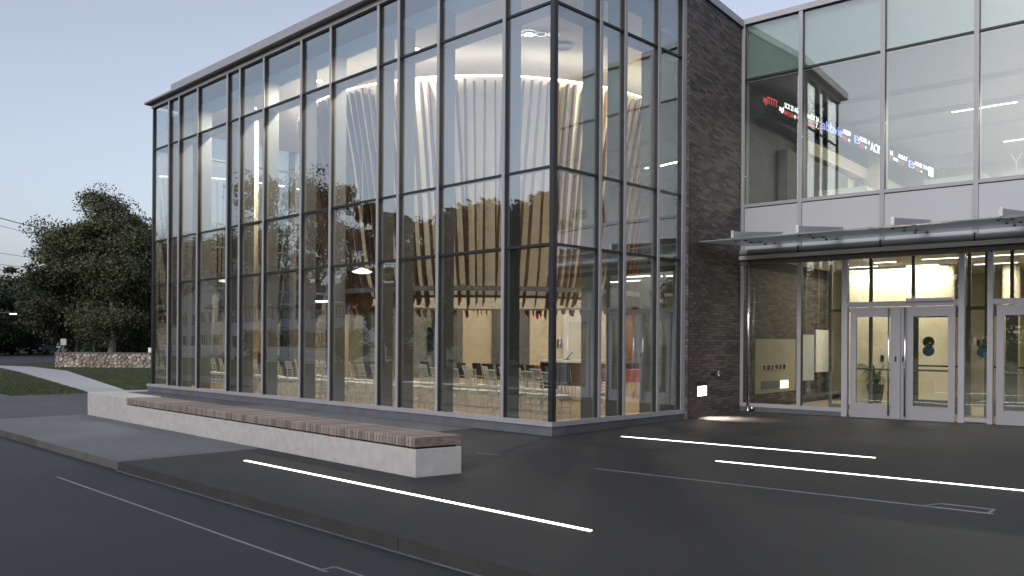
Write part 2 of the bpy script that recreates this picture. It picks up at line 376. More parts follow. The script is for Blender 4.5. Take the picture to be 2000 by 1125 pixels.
# ------------------------------------------------------------------ bench
bt = thing('bench', 'long pale concrete bench with a timber slat seat in front of the glass pavilion', 'bench', (1.92, -4.66, -.165), R(-.9))
BX = 1.92; SK = .19
def skew(a, b_, y0, y1, z0, z1): return MB().hexa([(a+SK*y0, y0, z0), (b_+SK*y0, y0, z0), (b_+SK*y1, y1, z0), (a+SK*y1, y1, z0), (a+SK*y0, y0, z1), (b_+SK*y0, y0, z1), (b_+SK*y1, y1, z1), (a+SK*y1, y1, z1)])
for a, b_, in [(1.92, -.42), (-.42, -2.68), (-2.68, -5.1), (-5.1, -7.4)]:
    skew(b_-BX+.004, a-BX-.004, 0, .64, 0, .345).build('concrete_block', m_conc, bt, bevel=.008)
skew(-9.68-BX, -7.4-BX-.004, 0, .64, 0, .50).build('end_block', m_conc, bt, bevel=.008)
skew(-7.33-BX, 1.86-BX, .05, .60, .345, .375).build('seat_support', m_black, bt)
ns = 140; pitch = (7.38+1.92)/ns
sm = skew(0, pitch-.015, 0, .64, 0, .115).mesh('slat')
for i in range(ns):
    part('slat', sm, m_bwood, bt, (-7.38-BX+i*pitch, -.003+rnd.uniform(-.002, .002), .372+rnd.uniform(-.0015, .0015)))

# ------------------------------------------------------------------ glass pavilion
GP = thing('glass_pavilion', 'two storey glass pavilion with silver mullions and flat roof at the corner of the plaza', 'building')
XL = -17.04; ZH = 8.89; T1, T2, T3 = 3.25, 4.63, 7.56
XS = [XL, -15.84, -15.12, -13.865, -12.05, -11.34, -10.055, -8.24, -6.96, -5.105, -4.377, -3.077, -1.195, 0.0]
YB = [0, 1.264, 2.03, 3.17, 4.06]
ROWS = [(.09, T1), (T1, T2), (T2, T3), (T3, ZH)]
D2 = 15.2
bx('plinth', XL-.25, .06, -.06, .3, -.6, -.0, m_plinth, GP); bx('plinth', -.3, .06, .3, 4.17, -.6, -.0, m_plinth, GP)
bx('sill', XL-.3, .075, -.085, .02, .0, .085, m_metal, GP); bx('sill', -.03, .075, .021, 4.16, .0, .085, m_metal, GP)
gm = MB().box(-.5, .5, -.006, .006, 0, 1).mesh('glass_pane'); gm.materials.append(m_glass)
def pane(x, y, z0, z1, w, rz, parent, me=gm):
    o = part('glass_pane', me, None, parent, (x, y, z0), (rnd.uniform(-.0012, .0012), 0, rz+rnd.uniform(-.0014, .0014)), scale=(w, 1, z1-z0)); return o
mm_ = MB().box(-.037, .037, -.075, -.055, 0, 1).mesh('mullion'); mm_.materials.append(m_metal)
mg_ = MB().box(-.033, .033, -.055, .02, 0, 1).mesh('gasket'); mg_.materials.append(m_gasket)
mf_ = MB().box(-.035, .035, .02, .36, 0, 1).mesh('interior_fin'); mf_.materials.append(m_fin)
def mull(x, y, rz, parent, z0=.085, z1=ZH+.02, fin=True, wide=1.):
    o = part('mullion', mm_, None, parent, (x, y, z0), (0, 0, rz), scale=(wide, 1, z1-z0))
    g = bpy.data.objects.new('gasket', mg_); COL.objects.link(g); g.parent = o
    if fin: part('interior_fin', mf_, None, parent, (x, y, .0), (0, 0, rz), scale=(1, 1, 8.27))
for x in XS[1:-1]: mull(x, 0, 0, GP)
for y in YB[1:]: mull(0, y, R(90), GP, fin=(y < 4))
part('mullion', mm_, None, GP, (0, 4.135, .085), (0, 0, R(90)), scale=(.7, 1, ZH-.05))
bx('jamb_filler', -.1, .03, 4.09, 4.168, .085, 9.0, m_gasket, GP)
bx('corner_post', -.065, .035, -.035, .065, .085, 8.95, m_post, GP)
bx('corner_post', XL-.04, XL+.04, -.05, .05, .085, 8.95, m_post, GP)
for i in range(len(XS)-1):
    a, b_ = XS[i], XS[i+1]; a2 = a+.034; b2 = b_-.034
    for z0, z1 in ROWS: pane((a+b_)/2, 0, z0+.02, z1-.02, b_-a-.05, 0, GP)
    for T in (T1, T2, T3):
        bx('transom', a2, b2, -.03, .02, T-.022, T+.022, m_gasket, GP)
    for T in (T1, T2): bx('transom_backing', a2, b2, .021, .10, T-.035, T+.02, m_fin, GP)
    bx('transom_shelf', a2, b2, .021, .34, T3-.05, T3+.02, m_shelf, GP)
    bx('head_gasket', a2, b2, -.05, .03, ZH-.03, ZH, m_gasket, GP)
for i in range(4):
    a, b_ = YB[i], YB[i+1]; a2 = a+.034; b2 = b_-.034
    for z0, z1 in ROWS: pane(0, (a+b_)/2, z0+.02, z1-.02, b_-a-.05, R(90), GP)
    for T in (T1, T2, T3): bx('transom', -.02, .03, a2, b2, T-.022, T+.022, m_gasket, GP)
    for T in (T1, T2): bx('transom_backing', -.10, -.021, a2, b2, T-.035, T+.02, m_fin, GP)
    bx('transom_shelf', -.34, -.021, a2, b2, T3-.05, T3+.02, m_shelf, GP)
    bx('head_gasket', -.03, .05, a2, b2, ZH-.03, ZH, m_gasket, GP)
# end facade (x = XL) seen from inside
YE = [0, 1.3, 3.1, 4.9, 6.7, 8.5, 10.3, 12.2]
for y in YE[1:]: mull(XL, y, R(-90), GP)
for i in range(len(YE)-1):
    a, b_ = YE[i], YE[i+1]
    for z0, z1 in ROWS: pane(XL, (a+b_)/2, z0+.02, z1-.02, b_-a-.05, R(-90), GP)
    for T in (T1, T2, T3): bx('transom', XL-.03, XL+.09, a+.034, b_-.034, T-.025, T+.025, m_fin, GP)
bx('head_frame', XL-.08, .08, -.08, .05, ZH, ZH+.11, m_metal, GP); bx('head_frame', -.05, .08, .05, 4.17, ZH, ZH+.11, m_metal, GP)
bx('sill', XL-.08, XL+.02, .05, 12.2, .0, .085, m_metal, GP)
# roof
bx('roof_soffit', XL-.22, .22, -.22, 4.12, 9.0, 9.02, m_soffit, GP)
bx('roof_deck', XL-.2, -.36, 4.121, D2, 9.0, 9.15, m_fascia, GP)
bx('roof_fascia', XL-.25, .25, -.25, 4.14, 9.022, 9.075, m_fascia, GP)
bx('roof_parapet', -15.3, .245, -.245, 4.13, 9.077, 9.235, m_fascia, GP)
# interior structure
bx('floor', XL+.03, -.03, .03, 4.15, -.1, 0.004, m_floor, GP); bx('floor', XL+.03, -.60, 4.151, 15.0, -.1, 0.004, m_floor, GP)
bx('ceiling', XL+.1, -.36, .42, 15.0, 8.28, 8.40, m_ceil, GP)
bx('ceiling_edge', XL+.1, -.36, .36, .415, 8.24, 8.60, m_bluew, GP); bx('ceiling_edge', -.355, -.30, .36, 15, 8.24, 8.6, m_bluew, GP)
bx('back_wall', XL-.03, 0, 15.0, 15.2, -.1, 8.9, m_cream, GP)
bx('side_wall', XL-.05, XL+.15, 12.25, 14.99, -.1, 8.9, m_cream, GP)
bx('right_wall', -.75, -.60, 4.2, 14.99, -.1, 8.9, m_cream, GP)
# back-wall fittings
yb = 14.99
def bwx(u): return float(onY(u, 700, yb)[0])
def bwz(u, v): return float(onY(u, v, yb)[2])
bx('dark_door', bwx(1000), bwx(1034), yb-.05, yb, 0, 2.9, m_grey, GP)
bx('wall_panel', bwx(962), bwx(980), yb-.05, yb, 0, 3.4, m_grey, GP)
bx('door_frame', bwx(1104)-.08, bwx(1140)+.08, yb-.05, yb, 0, 2.62, m_white, GP)
dd = bx('white_door', bwx(1104), bwx(1140), yb-.09, yb-.052, 0, 2.5, m_white, GP)
bx('wall_panel', bwx(1150), bwx(1217), yb-.06, yb, 0, 2.9, m_cream, GP)
bx('timber_panel', bwx(1219), bwx(1240), yb-.1, yb, 0, 2.75, m_orange, GP)
bx('mauve_panel', bwx(1241), bwx(1300), yb-.12, yb, 0, 3.4, m_grey, GP)
bx('control_box', bwx(1093)-.06, bwx(1093)+.10, yb-.12, yb, 1.25, 1.62, m_black, GP)
# bright round column and pier near the end wall
MB().tube([(-13.45, 1.55, 0), (-13.45, 1.55, 8.28)], .105, 20).build('column', m_cream, GP, smooth=True)
MB().tube([(-12.6, 4.25, 0), (-12.6, 4.25, 3.3)], .11, 20).build('column', m_cream, GP, smooth=True)
bx('pier', -16.6, -16.2, 12.3, 12.6, 0, 8.28, m_grey, GP)
bx('blue_screen', XL+.2, XL+.24, 11.55, 12.15, .9, 2.1, m_bluew, GP)

# ------------------------------------------------------------------ timber drum
DC = ray(955, 662); DC = DC/np.hypot(DC[0], DC[1])*25.1; DCX, DCY = CAM[0]+DC[0], CAM[1]+DC[1]
DR = thing('slatted_drum', 'large round drum of vertical timber slats hanging inside the glass pavilion', 'hanging drum', (DCX, DCY, 0))
def drad(z):
    zs = [2.3, 2.6, 3.1, 3.7, 4.8, 6.0, 7.6, 8.5]; rs = [4.42, 4.5, 4.68, 4.82, 5.0, 5.22, 5.6, 5.75]
    return float(np.interp(z, zs, rs))
sh = MB(); NS = 96; zz = [2.66, 3.1, 3.7, 4.8, 6.0, 7.2, 7.72]
for ri, off in ((0, -.10), (1, -.18)):
    for z in zz:
        for j in range(NS):
            t = 2*math.pi*j/NS; q = drad(z)+off; sh.v.append((q*math.cos(t), q*math.sin(t), z))
K = len(zz)*NS
for ri in (0, 1):
    for i in range(len(zz)-1):
        for j in range(NS):
            a = ri*K+i*NS+j; b_ = ri*K+i*NS+(j+1) % NS; sh.f.append((a, b_, b_+NS, a+NS) if ri == 0 else (a, a+NS, b_+NS, b_))
for j in range(NS):
    j2 = (j+1) % NS; sh.f.append((j, K+j, K+j2, j2)); e = (len(zz)-1)*NS; sh.f.append((e+j, e+j2, K+e+j2, K+e+j))
sh.build('drum_shell', m_shell, DR, smooth=False)
def ring(name, r0, r1, z0, z1, m, n=96):
    b = MB()
    for (q, z) in ((r0, z0), (r1, z0), (r1, z1), (r0, z1)):
        for j in range(n): t = 2*math.pi*j/n; b.v.append((q*math.cos(t), q*math.sin(t), z))
    for k in range(4):
        for j in range(n): b.f.append((k*n+j, k*n+(j+1) % n, ((k+1) % 4)*n+(j+1) % n, ((k+1) % 4)*n+j))
    return b.build(name, m, DR)
ring('led_cove', 5.43, 5.50, 7.73, 7.76, e_cove)
ring('lower_band', 4.80, 4.84, 2.74, 2.86, m_grey)
ring('drum_bottom_rim', drad(2.6)-.24, drad(2.6)-.09, 2.60, 2.655, m_fin)
NSL = 158
for i in range(NSL):
    t = 2*math.pi*(i+rnd.uniform(-.12, .12))/NSL; tw = rnd.gauss(0, .016); zt = 7.6+rnd.uniform(-.03, .05); zb = 2.46+rnd.uniform(-.10, .08)
    lean = rnd.gauss(0, .35)
    b = MB(); lv = [zb, 3.1, 3.7, 4.8, 6.0, zt]; w = rnd.choice((.019, .023, .027)); dp = rnd.uniform(.11, .15)
    for k, z in enumerate(lv):
        r_ = drad(z)-.085; tt = t+tw*(7.6-z)/5; yaw_ = tt+lean*.35*(7.6-z)/5
        cx, cy = r_*math.cos(tt), r_*math.sin(tt); dx, dy = math.cos(yaw_), math.sin(yaw_); nx, ny = -dy, dx
        zc = z if k else z
        for (a_, s_) in ((0, -1), (dp, -1), (dp, 1), (0, 1)):
            b.v.append((cx+dx*a_+nx*w*s_, cy+dy*a_+ny*w*s_, zc+(.07*s_ if k == 0 else 0)))
    for k in range(len(lv)-1):
        o_ = k*4
        for j in range(4): b.f.append((o_+j, o_+(j+1) % 4, o_+4+(j+1) % 4, o_+4+j))
    b.f += [(3, 2, 1, 0), tuple(len(b.v)-4+j for j in range(4))]
    b.build('timber_slat', m_wood, DR)

# interior lamps: every one sits in a fixture
def area(name, loc, size, power, col=WARM, rot=(0, 0, 0), shape='DISK', parent=None, spread=None):
    l = bpy.data.lights.new(name, 'AREA'); l.shape = shape; l.energy = power*LS; l.color = col
    if isinstance(size, tuple): l.size, l.size_y = size
    else: l.size = size
    if spread: l.spread = spread
    o = bpy.data.objects.new(name, l); COL.objects.link(o); o.location = loc; o.rotation_euler = rot
    if parent is not None: o.parent = parent
    return o
def downlight(x, y, z, power, label, r=.11, col=WARM):
    t = thing('downlight', label, 'ceiling light', (x, y, z), 0, 'round downlights in the ceilings')
    MB().lathe((0, 0, 0), [(r*1.25, -.001), (r*1.25, -.02), (r, -.02), (r, -.004)], 20).build('trim_ring', m_white, t)
    MB().disc((0, 0, -.012), r*.98, .006, 20).build('lens', e_down, t)
    area('lamp', (0, 0, -.03), r*2, power, col, parent=t)
    return t
c1 = onG(1045, 62, 8.28)
lf = thing('ceiling_spot_cluster', 'three bright spots in a row on the ceiling behind the top corner pane', 'ceiling light', (float(c1[0]), float(c1[1]), 8.27), R(40))
for k in range(4):
    MB().lathe(((k-1.5)*.27, 0, 0), [(.13, -.002), (.13, -.05), (.10, -.05), (.10, -.01)], 18).build('spot_ring', m_steel, lf)
    if k < 2: MB().disc(((k-1.5)*.27, 0, -.045), .095, .01, 18).build('spot_lens', e_down, lf)
c2 = onG(1100, 88, 8.28)
l2 = thing('ceiling_speaker', 'round grey fitting on the ceiling just right of the corner post', 'ceiling fitting', (float(c2[0]), float(c2[1]), 8.275))
MB().lathe((0, 0, 0), [(.26, 0), (.26, -.04), (.20, -.06), (.17, -.02), (.02, -.03)], 24).build('housing', m_lgrey, l2, smooth=True)
k = 0
for (x, y) in [(-2.0, 4.3), (-5.3, 1.1), (-9.0, .9), (-12.6, 1.0), (-15.4, 2.4), (-15.6, 6.5), (-15.2, 10.5), (-1.3, 9.5), (-2.6, 13.2), (-7.5, 13.8), (-12.5, 13.6)]:
    downlight(x, y, 8.28, 185, 'small round recessed downlight in the pavilion ceiling, ' + ['near the corner post', 'fourth bay of the front', 'middle bays of the front', 'bays left of the middle', 'at the far left end', 'along the end wall', 'in the far left corner', 'along the brick side', 'in the right back corner', 'middle of the back wall', 'left part of the back wall'][k]); k += 1
for (x, y) in [(DCX-2, DCY-1.5), (DCX+2, DCY-1.5), (DCX, DCY+2.2), (DCX, DCY)]:
    downlight(x, y, 8.28, 75, 'small round recessed downlight above the timber drum, ' + ['left', 'right', 'rear', 'centre'][k-11] + ' one'); k += 1
def hang_saucer(u, v, y, label):  # glowing saucer on a cord, set where a bright spot shows in the panes
    p = onY(u, v, y); t = thing('glow_saucer', label, 'light bar', tuple(p))
    MB().lathe((0, 0, 0), [(.02, .10), (.10, .07), (.24, .01), (.25, 0), (.18, -.03), (.02, -.05)], 24).build('saucer_shell', emis('saucer_glow', (1, .93, .8), 2.2), t, smooth=True)
    MB().tube([(0, 0, .08), (0, 0, 8.27-p[2])], .006, 6).build('cord', m_steel, t)
hang_saucer(707, 531, 1.1, 'white glowing saucer hung in front of the timber drum'); hang_saucer(441, 549, 3.0, 'white glowing saucer hung in the left bays of the pavilion')
p = onY(628, 590, 6.0)  # hung bar added in place of another building's light past the end glass
tl = thing('standin_light_bar', 'slim white light bar standing in for a light of another building past the end wall', 'light bar', tuple(p), R(35))
MB().box(-.5, .5, -.03, .03, 0, .05).build('light_bar', e_lin, tl); MB().tube([(0, 0, .05), (0, 0, 8.27-p[2])], .006, 6).build('cord', m_steel, tl)
ex = onY(1047, 618, 14.6)
et = thing('exit_sign', 'red lit EXIT sign hanging below the drum rim near the back wall', 'exit sign', tuple(ex), R(44))
MB().box(-.16, .16, -.02, .02, -.09, .09).build('sign_box', m_white, et)
fc = bpy.data.curves.new('lettering', 'FONT'); fc.body = 'EXIT'; fc.size = .15; fc.align_x = 'CENTER'; fc.align_y = 'CENTER'; fc.extrude = .002
fo = bpy.data.objects.new('lettering', fc); COL.objects.link(fo); fo.parent = et; fo.location = (0, -.024, 0); fo.rotation_euler = (R(90), 0, 0); fc.materials.append(e_exit)
MB().tube([(0, 0, .09), (0, 0, 8.27-ex[2])], .008, 6).build('stem', m_steel, et)

# ------------------------------------------------------------------ chairs
def ballroom_chair():
    t = thing('ballroom_chair', 'x', 'chair')
    M_ = m_chairs
    for sx in (-1, 1):
        MB().tube([(sx*.17, .20, 0), (sx*.165, .19, .44)], .013, 6).build('front_leg', M_, t)
        MB().tube([(sx*.17, -.24, 0), (sx*.175, -.19, .44), (sx*.165, -.21, .70), (sx*.185, -.27, .92)], .013, 6).build('rear_leg', M_, t)
    b = MB(); b.box(-.20, .20, -.20, .21, .43, .455); b.build('seat', M_, t)
    MB().box(-.195, .195, -.175, .205, .456, .50).build('cushion', m_cush, t, bevel=.012)
    b = MB(); b.tube([(-.20, -.27, .925), (.20, -.27, .925)], .016, 6)
    for z, y in ((.56, -.196), (.62, -.20), (.68, -.206), (.755, -.222)): b.tube([(-.17, y, z), (.17, y, z)], .009, 5)
    for k in range(6):
        x = -.125+k*.05; b.tube([(x, -.222, .755), (x*1.08, -.27, .925)], .007, 5)
    b.build('backrest', M_, t)
    b = MB()
    for z in (.16, .27):
        for sx in (-1, 1): b.tube([(sx*.17, .19, z), (sx*.172, -.22, z)], .008, 5)
    b.tube([(-.17, .19, .2), (.17, .19, .2)], .008, 5); b.tube([(-.17, -.22, .22), (.17, -.22, .22)], .008, 5)
    b.build('stretcher', M_, t)
    return t
def visitor_chair(m):
    t = thing('conference_chair', 'x', 'chair')
    for sx in (-1, 1): MB().tube([(sx*.24, .24, 0), (sx*.24, .22, .44), (sx*.24, -.2, .44), (sx*.24, -.24, .0)], .012, 6).build('leg_frame', m_steel, t)
    MB().box(-.23, .23, -.22, .24, .43, .48).build('seat', m, t, bevel=.015)
    MB().hexa([(-.23, -.24, .52), (.23, -.24, .52), (.23, -.21, .52), (-.23, -.21, .52), (-.22, -.30, .88), (.22, -.30, .88), (.22, -.27, .88), (-.22, -.27, .88)]).build('backrest', m, t, bevel=.012)
    MB().tube([(-.24, -.21, .44), (-.235, -.29, .86)], .012, 6).build('upright', m_steel, t); MB().tube([(.24, -.21, .44), (.235, -.29, .86)], .012, 6).build('upright', m_steel, t)
    return t
ORD = ['first', 'second', 'third', 'fourth', 'fifth', 'sixth', 'seventh', 'eighth', 'ninth', 'tenth', 'eleventh', 'twelfth', 'thirteenth', 'fourteenth', 'fifteenth', 'sixteenth', 'seventeenth']
bays = ['first', 'second', 'third', 'fourth', 'fifth', 'sixth', 'seventh', 'eighth', 'ninth', 'tenth', 'eleventh', 'twelfth', 'thirteenth']
ch = ballroom_chair(); first = True; n = 0; prevbay = None
xs = []; x = -.55
while x > -15.4:
    xs.append(x); x -= .53+rnd.uniform(-.03, .07)
cnt = {}
for i, x in enumerate(xs):
    o = ch if i == 0 else copy_tree(ch)
    o.location = (x, .82+rnd.uniform(-.06, .06)+(.25 if x < -11 else 0), .004); o.rotation_euler = (0, 0, R(-12)+rnd.uniform(-.12, .12))
    vx = x  # which pane it is seen through from the camera
    tpar = (0-CAM[1])/(o.location.y-CAM[1]); gx = CAM[0]+(x-CAM[0])*tpar
    bay = sum(1 for q in XS[:-1] if q <= gx)
    cnt[bay] = cnt.get(bay, 0)+1
    nb = 14-bay
    place = ['first', 'second', 'third', 'fourth', 'fifth'][min(cnt[bay]-1, 4)]
    o['label'] = 'silver ballroom chair with white cushion, %s pane from the corner post, %s from the right' % (bays[max(0, min(nb-1, 12))], place)
    o['group'] = 'silver ballroom chairs in a row behind the glass'
# a second row further in
for i in range(17):
    x = -1.9-i*.62; o = copy_tree(ch); o.location = (x, 1.95+.35*math.sin(i*.5), .004); o.rotation_euler = (0, 0, R(-20)+rnd.uniform(-.3, .3))
    o['label'] = 'silver ballroom chair in the inner row, %s from its right end' % ORD[i]
    o['group'] = 'silver ballroom chairs in the inner row'
o = copy_tree(ch); o.location = (-.62, 2.0, .004); o.rotation_euler = (0, 0, R(80)); o['label'] = 'silver ballroom chair standing apart just behind the dark corner post'; o['group'] = 'silver ballroom chairs in the inner row'
vc = visitor_chair(m_dkup)
for i in range(11):
    o = vc if i == 0 else copy_tree(vc); o.location = (-9.9+i*.56, 5.6+.1*math.sin(i*2), .004); o.rotation_euler = (0, 0, R(-8)+rnd.uniform(-.15, .15))
    o['label'] = 'charcoal conference chair with steel legs under the drum, %s from the left in its row' % ORD[i]
    o['group'] = 'charcoal conference chairs in a row under the drum'
vo = visitor_chair(m_olive); vo.location = (-4.45, 5.2, .004); vo.rotation_euler = (0, 0, R(-30)); vo['label'] = 'olive grey conference chair beside the dark brown table end'
for i, u_ in enumerate((1188, 1212, 1236, 1262, 1294)):
    o = copy_tree(vo if i < 2 else vc); p = onG(u_, 768-i*2, .004); o.location = (float(p[0]), float(p[1]), .004); o.rotation_euler = (0, 0, R(20)+rnd.uniform(-.4, .4)); o['label'] = 'conference chair in front of the red tables behind the side glazing, %s from the left' % ORD[i]; o['group'] = 'chairs by the side tables'
def red_table(x, y, rz, label):
    t = thing('table', label, 'table', (x, y, 0.004), rz, 'tables under red cloths')
    MB().box(-.9, .9, -.38, .38, .70, .735).build('tabletop', m_white, t)
    b = MB(); N = 40
    for k in range(N):
        tt = k/N*4; sidx = int(tt); f = tt-sidx; P = [(-.92, -.4), (.92, -.4), (.92, .4), (-.92, .4)]; a, c = P[sidx], P[(sidx+1) % 4]
        x_ = a[0]+(c[0]-a[0])*f; y_ = a[1]+(c[1]-a[1])*f; s_ = 1+.02*math.sin(k*2.3); b.v += [(x_*s_, y_*s_, .40), (x_, y_, .742)]
    for k in range(N): k2 = (k+1) % N; b.f.append((2*k, 2*k2, 2*k2+1, 2*k+1))
    b.f.append(tuple(2*k+1 for k in range(N))); b.build('red_cloth', m_red, t)
    for sx in (-1, 1):
        for sy in (-1, 1): MB().tube([(sx*.8, sy*.3, 0), (sx*.8, sy*.3, .7)], .02, 6).build('leg', m_steel, t)
red_table(-5.6, 7.6, R(5), 'red clothed table behind the charcoal chairs left of the corner post'); red_table(-3.5, 8.4, R(15), 'red clothed table seen through the side glazing, nearer one'); red_table(-2.6, 10.8, R(60), 'red clothed table seen through the side glazing, farther one'); red_table(-8.6, 8.6, R(0), 'red clothed table farthest left under the drum')
dk = thing('presenter_desk', 'white topped desk with dark brown end panel behind the corner post', 'desk', (-3.9, 5.35, .004), R(6))
MB().box(-.95, .75, -.4, .4, .98, 1.04).build('desktop', m_white, dk); MB().box(.45, .52, -.36, .36, 0, .98).build('end_panel', m_brown, dk); MB().box(-.9, -.83, -.36, .36, 0, .98).build('end_panel', m_brown, dk)
MB().box(-.83, .45, .30, .34, .35, .98).build('front_panel', m_red, dk)
MB().tube([(.9, -.2, 0), (.62, -.3, .85), (.9, -.32, .9)], .018, 6).build('brace', m_steel, dk)
mc = thing('microphone', 'small black microphone lying on the presenter desk', 'microphone', (-4.2, 5.3, 1.046))
MB().lathe((0, 0, 0), [(.09, 0), (.09, .02), (.02, .03)], 14).build('base', m_black, mc); MB().tube([(0, 0, .02), (.1, 0, .12), (.2, 0, .2)], .012, 6).build('stem', m_black, mc)

# ------------------------------------------------------------------ brick wall
BW = thing('brick_wall', 'tall dark ironspot brick wall between the pavilion and the entrance wing', 'wall')
PHI = .0657
E3 = np.array([math.cos(PHI), math.sin(PHI)]); N3 = np.array([math.sin(PHI), -math.cos(PHI)])
b0 = np.array([.135, 4.18]); b1 = np.array([-.245, 7.16]); bd = b1-b0; BL = float(np.hypot(*bd)); bang = math.atan2(bd[1], bd[0])
BW.location = (b0[0], b0[1], 0); BW.rotation_euler = (0, 0, bang)      # local x runs into the recess, local -y faces out
ZT = 9.06
MB().box(.012, BL, .012, .34, -.4, ZT).build('wall_core', m_mortar, BW)
CH = .0665; BLN = .30; BHT = .057
bricks = []
row = 0; z = -.13
while z < ZT-.02:
    off = [0, .15, .075, .225][row % 4]-BLN
    x = off
    while x < BL-.02:
        x0 = max(x, 0)+.0; x1 = min(x+BLN-.009, BL-.005)
        if x1-x0 > .03: bricks.append((x0, x1, z, z+BHT))
        x += BLN
    z += CH; row += 1
# the stretch nearest the camera height shows largest
bricks.sort(key=lambda q: (q[0]-0)*.6+abs((q[2])-2.5)*.25+rnd.uniform(0, .05))
cache = {}
def bmesh_(w, h):
    k_ = (round(w, 2), round(h, 3))
    if k_ not in cache:
        cache[k_] = MB().box(0, w, 0, .05, 0, h).mesh('brick'); cache[k_].materials.append(m_brick)
    return cache[k_]
def mk(q, b=None):
    y = -rnd.uniform(-.001, .004); x0, x1, z0, z1 = q
    if b is None:
        part('brick', bmesh_(x1-x0, z1-z0), None, BW, (x0, y, z0), (0, rnd.uniform(-.002, .002), rnd.uniform(-.006, .006)))
    else: b.box(x0, x1, y, .05, z0, z1)
for q in bricks[:290]: mk(q)
# the rest joined, in three tones so that they vary
groups = [MB() for _ in range(1)]
for q in bricks[290:]: mk(q, groups[0])
mb2 = mat('ironspot_brick_field', (.055, .042, .040), .62, var=.35, vscale=9, col2=(.12, .098, .095), bump=.4, bscale=70, spec=.5)
# per-brick tone from a cell pattern locked to the courses
n_ = mb2.node_tree; ge = n_.nodes.new('ShaderNodeNewGeometry'); b_ = n_.nodes['Principled BSDF']
r2 = n_.nodes.new('ShaderNodeValToRGB'); r2.color_ramp.elements[0].color = (.034, .028, .026, 1); r2.color_ramp.elements[1].color = (.135, .115, .110, 1); r2.color_ramp.elements[1].position = .95
n_.links.new(ge.outputs['Random Per Island'], r2.inputs[0]); n_.links.new(r2.outputs[0], b_.inputs['Base Color'])
tag(groups[0].build('brickwork', mb2, BW), kind='stuff')
rt = MB(); zz_ = -.13; row = 0
while zz_ < ZT-.02:
    rt.box(0.0, .006, .006, .13, zz_, zz_+BHT) if row % 2 else rt.box(-.002, .006, .006, .30, zz_, zz_+BHT); zz_ += CH; row += 1
tag(rt.build('return_brickwork', mb2, BW), kind='stuff')
MB().box(-.06, BL+.3, -.05, .42, ZT, ZT+.17).build('coping', m_coping, BW)
MB().box(-.05, BL+.2, -.03, .40, ZT-.02, ZT).build('coping_drip', m_gasket, BW)
# lamp and hose tap on the brick wall
def onB(u, v, off=0.):
    n = np.array([math.sin(bang), -math.cos(bang), 0.]); p = np.array([b0[0], b0[1], 0])+n*off; d = ray(u, v); t = ((p-CAM)@n)/(d@n); q = CAM+d*t
    w = q-np.array([b0[0], b0[1], 0]); return float(w[0]*math.cos(bang)+w[1]*math.sin(bang)), float(q[2])
lx0, lz1 = onB(1361.5, 755); lx1, lz0 = onB(1378.5, 772)
nl = (math.sin(bang), -math.cos(bang))
lp = thing('wall_step_light', 'square lit step light low on the dark brick wall', 'wall light', (b0[0]+math.cos(bang)*lx0, b0[1]+math.sin(bang)*lx0, lz0), bang)
LW = lx1-lx0; LH = lz1-lz0
MB().box(-.03, LW+.03, -.012, .0, -.03, LH+.09).build('faceplate', m_mortar, lp)
MB().box(0, LW, -.018, -.013, 0, LH).build('lens', e_step, lp)
area('lamp', (LW/2, -.06, LH/2), (LW*.9, LH*.9), 38., (1, .78, .6), (R(-36), 0, 0), 'RECTANGLE', lp, spread=R(80))
hx, hz = onB(1390, 729)
hb = thing('hose_tap', 'brass and black hose tap on the dark brick wall above the step light', 'tap', (b0[0]+math.cos(bang)*hx, b0[1]+math.sin(bang)*hx, hz), bang)
MB().tube([(0, -.10, 0), (0, 0, 0)], .045, 14).build('wall_box', m_black, hb); MB().tube([(.14, 0, 0), (.14, -.09, 0), (.14, -.12, -.07)], .018, 10).build('spout', m_steel, hb); MB().tube([(.10, -.1, .04), (.18, -.1, .04)], .012, 8).build('tap_handle', m_steel, hb)

# ------------------------------------------------------------------ entrance wing (local frame: x along the front, y into the building)
WG = thing('entrance_wing', 'two storey entrance wing with tall upper windows, metal spandrels and glass doors', 'building', (0, 7.1187, 0), PHI)
def loc3(u, v, off=0.):
    n = np.array([-math.sin(PHI), math.cos(PHI), 0.]); p = np.array([0, 7.1187, 0])-n*off; d = ray(u, v); t = ((p-CAM)@n)/(d@n); q = CAM+d*t
    w = q-np.array([0, 7.1187, 0]); return float(w[0]*math.cos(PHI)+w[1]*math.sin(PHI)), float(q[2])
def wb(name, x0, x1, y0, y1, z0, z1, m, parent=None, bevel=0.):
    return bx(name, x0, x1, y0, y1, z0, z1, m, parent or WG, bevel)
CX = [-.2, 1.197, 2.99, 4.79, 6.6, 8.4, 10.2, 12.0]
U2, U3, UH = 4.747, 7.812, 9.12
g3 = MB().box(-.5, .5, -.006, .006, 0, 1).mesh('glass_pane'); g3.materials.append(m_glass3)
for x in CX[:-1]:
    wb('mullion', x-.045, x+.045, -.075, -.055, 3.6, UH, m_metal); wb('mullion_gasket', x-.04, x+.04, -.054, .05, 3.6, UH, m_gasket); wb('interior_fin', x-.035, x+.035, .05, .22, U2+.08, UH, m_shelf)
wb('head_frame', -.29, 12, -.09, .1, UH, UH+.13, m_metal)
